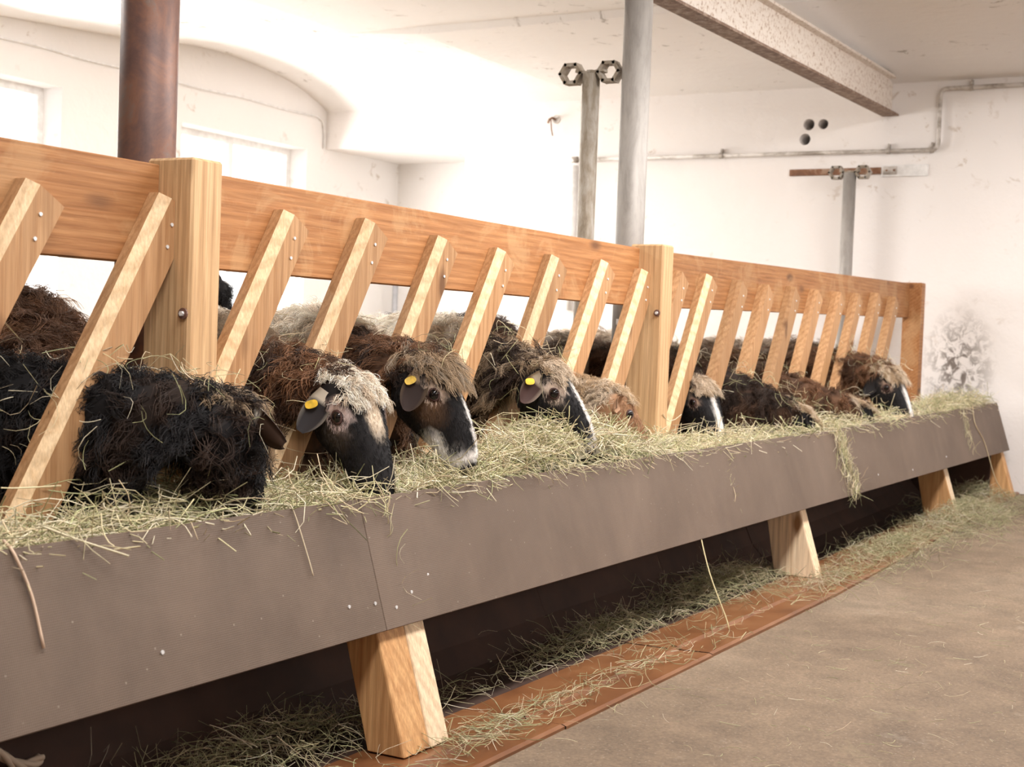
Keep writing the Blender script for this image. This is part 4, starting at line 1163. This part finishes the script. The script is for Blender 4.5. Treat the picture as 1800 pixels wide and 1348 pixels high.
# hay caught in fleeces
def caught(key, n, seed, label, smin=.55, smax=1.0, top=.0, spread=1):
    V, Nn, par, tt, phi = SURF[key]; rg = np.random.default_rng(900 + seed)
    I, K = np.where(((par[:, None] >= smin) & (par[:, None] <= smax) & (tt[:, None] < .05)) & (np.sin(phi)[None] > top))
    c = rg.integers(0, len(I), n); p = V[I[c], K[c]] + Nn[I[c], K[c]] * rg.uniform(.035, .062, n)[:, None] + rg.normal(0, .012, (n, 3))
    d = rg.normal(0, 1, (n, 3)); d -= (d * Nn[I[c], K[c]]).sum(-1, keepdims=True) * Nn[I[c], K[c]] * .75
    o = stalks('caught_hay', p, d, rg.uniform(.03, .10, n), rg.uniform(.0006, .0012, n), None, 60 + seed, .7)
    tag(o, label, 'hay', kind='stuff')
caught('s1', 150, 1, 'hay stalks caught in the black sheep fleece', .62, 1.0, -.4)
caught('s2', 60, 2, 'hay stalks caught on the neck of the cream-striped sheep', .6, .98, -.1)
caught('s3', 26, 3, 'few stalks lying on the shaggy tan fringe', .8, 1.0, .0)
caught('s4', 80, 4, 'hay stalks tangled on the neck of the curly cream-polled sheep', .7, 1.0, -.6)
caught('s7', 150, 7, 'hay lying on the dark brown sheep neck', .6, 1.0, .0)
caught('s8', 110, 8, 'hay lying on the rusty-necked sheep with its head down', .6, 1.0, .0)
caught('s9', 90, 9, 'hay strewn over the farthest feeding sheep', .7, 1.0, .0)
# hay on the floor
def floor_hay(n, cx, cy, sx, sy, hgt, seed, label, lmin=.05, lmax=.15, yaw=None, dark=1.0):
    rg = np.random.default_rng(seed)
    x = rg.normal(cx, sx, n).clip(.3, 9.55); y = np.minimum(rg.normal(cy, sy, n), 2.19)
    dd = np.exp(-(((x - cx) / sx) ** 2 + ((y - cy) / sy) ** 2) / 2)
    ground = np.interp(y, [-3, 1.59, 1.60, 1.9, 2.06, 2.14, 2.2], [-.004, .008, .02, .014, -.01, .005, .06]) + zr(x)
    z = ground + .003 + hgt * dd * rg.random(n)
    a = rg.random(n) * 6.28 if yaw is None else rg.normal(yaw, .5, n)
    d = np.stack([np.cos(a), np.sin(a), rg.normal(0, .12 if hgt < .03 else .35, n)], 1)
    L = rg.uniform(lmin, lmax, n)
    z = np.maximum(z, ground + .002 + np.abs(d[:, 2]) / np.linalg.norm(d, axis=1) * L * .45)
    o = stalks('floor_hay', np.stack([x, y, z], 1), d, L, rg.uniform(.0006, .0013, n) * (.75 if hgt < .005 else 1), None, seed, .14 if hgt < .005 else .25 if hgt < .03 else .5,
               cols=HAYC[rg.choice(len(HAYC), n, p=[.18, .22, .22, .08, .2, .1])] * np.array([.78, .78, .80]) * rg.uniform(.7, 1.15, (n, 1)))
    tag(o, label, 'hay', kind='stuff')
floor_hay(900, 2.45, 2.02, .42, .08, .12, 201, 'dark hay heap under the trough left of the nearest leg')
floor_hay(170, 3.35, 1.72, .42, .035, .012, 202, 'loose stalks strewn on the manger lip right of the nearest leg', yaw=.1)
floor_hay(110, 3.02, 1.72, .14, .05, .015, 203, 'stalks around the foot of the nearest leg')
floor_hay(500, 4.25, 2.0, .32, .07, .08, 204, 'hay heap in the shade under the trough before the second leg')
floor_hay(90, 4.2, 1.70, .4, .06, .01, 205, 'few flat stalks on the brown manger lip in the middle', yaw=.1)
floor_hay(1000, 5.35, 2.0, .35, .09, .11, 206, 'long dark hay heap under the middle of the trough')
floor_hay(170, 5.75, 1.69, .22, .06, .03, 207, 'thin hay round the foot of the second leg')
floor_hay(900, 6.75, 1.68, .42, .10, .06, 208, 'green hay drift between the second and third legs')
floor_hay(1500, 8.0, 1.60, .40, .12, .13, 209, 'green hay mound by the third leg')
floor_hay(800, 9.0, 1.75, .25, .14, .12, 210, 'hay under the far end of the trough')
floor_hay(240, 5.2, .95, 1.4, .42, .004, 211, 'fine stalks scattered over the concrete aisle floor', .02, .09)
floor_hay(90, 3.9, 1.2, .5, .2, .004, 212, 'short stalks scattered on the near concrete', .015, .06)
# frayed rope end lying in the corner of the frame
P = [(1.86, 2.185, .165), (1.92, 2.195, .150), (1.955, 2.19, .122), (1.99, 2.185, .108), (2.03, 2.19, .112)]
C = cr(np.array(P), 8); m = len(C)
v, f = [], []
rope = empty('rope_end', (1.95, 2.19, .1))
for k in range(3):
    a = np.linspace(0, 9, m) + k * 2.094
    off = np.stack([np.zeros(m), np.cos(a), np.sin(a)], 1) * .006
    v, f = tube(C + off, .0065, 8); add('strand', v, f, M_HAY, rope, smooth=True, colors=np.repeat(np.array([[.62, .5, .38]]), len(v), 0))
tag(rope, 'short frayed pale rope end on the floor under the trough', 'rope')
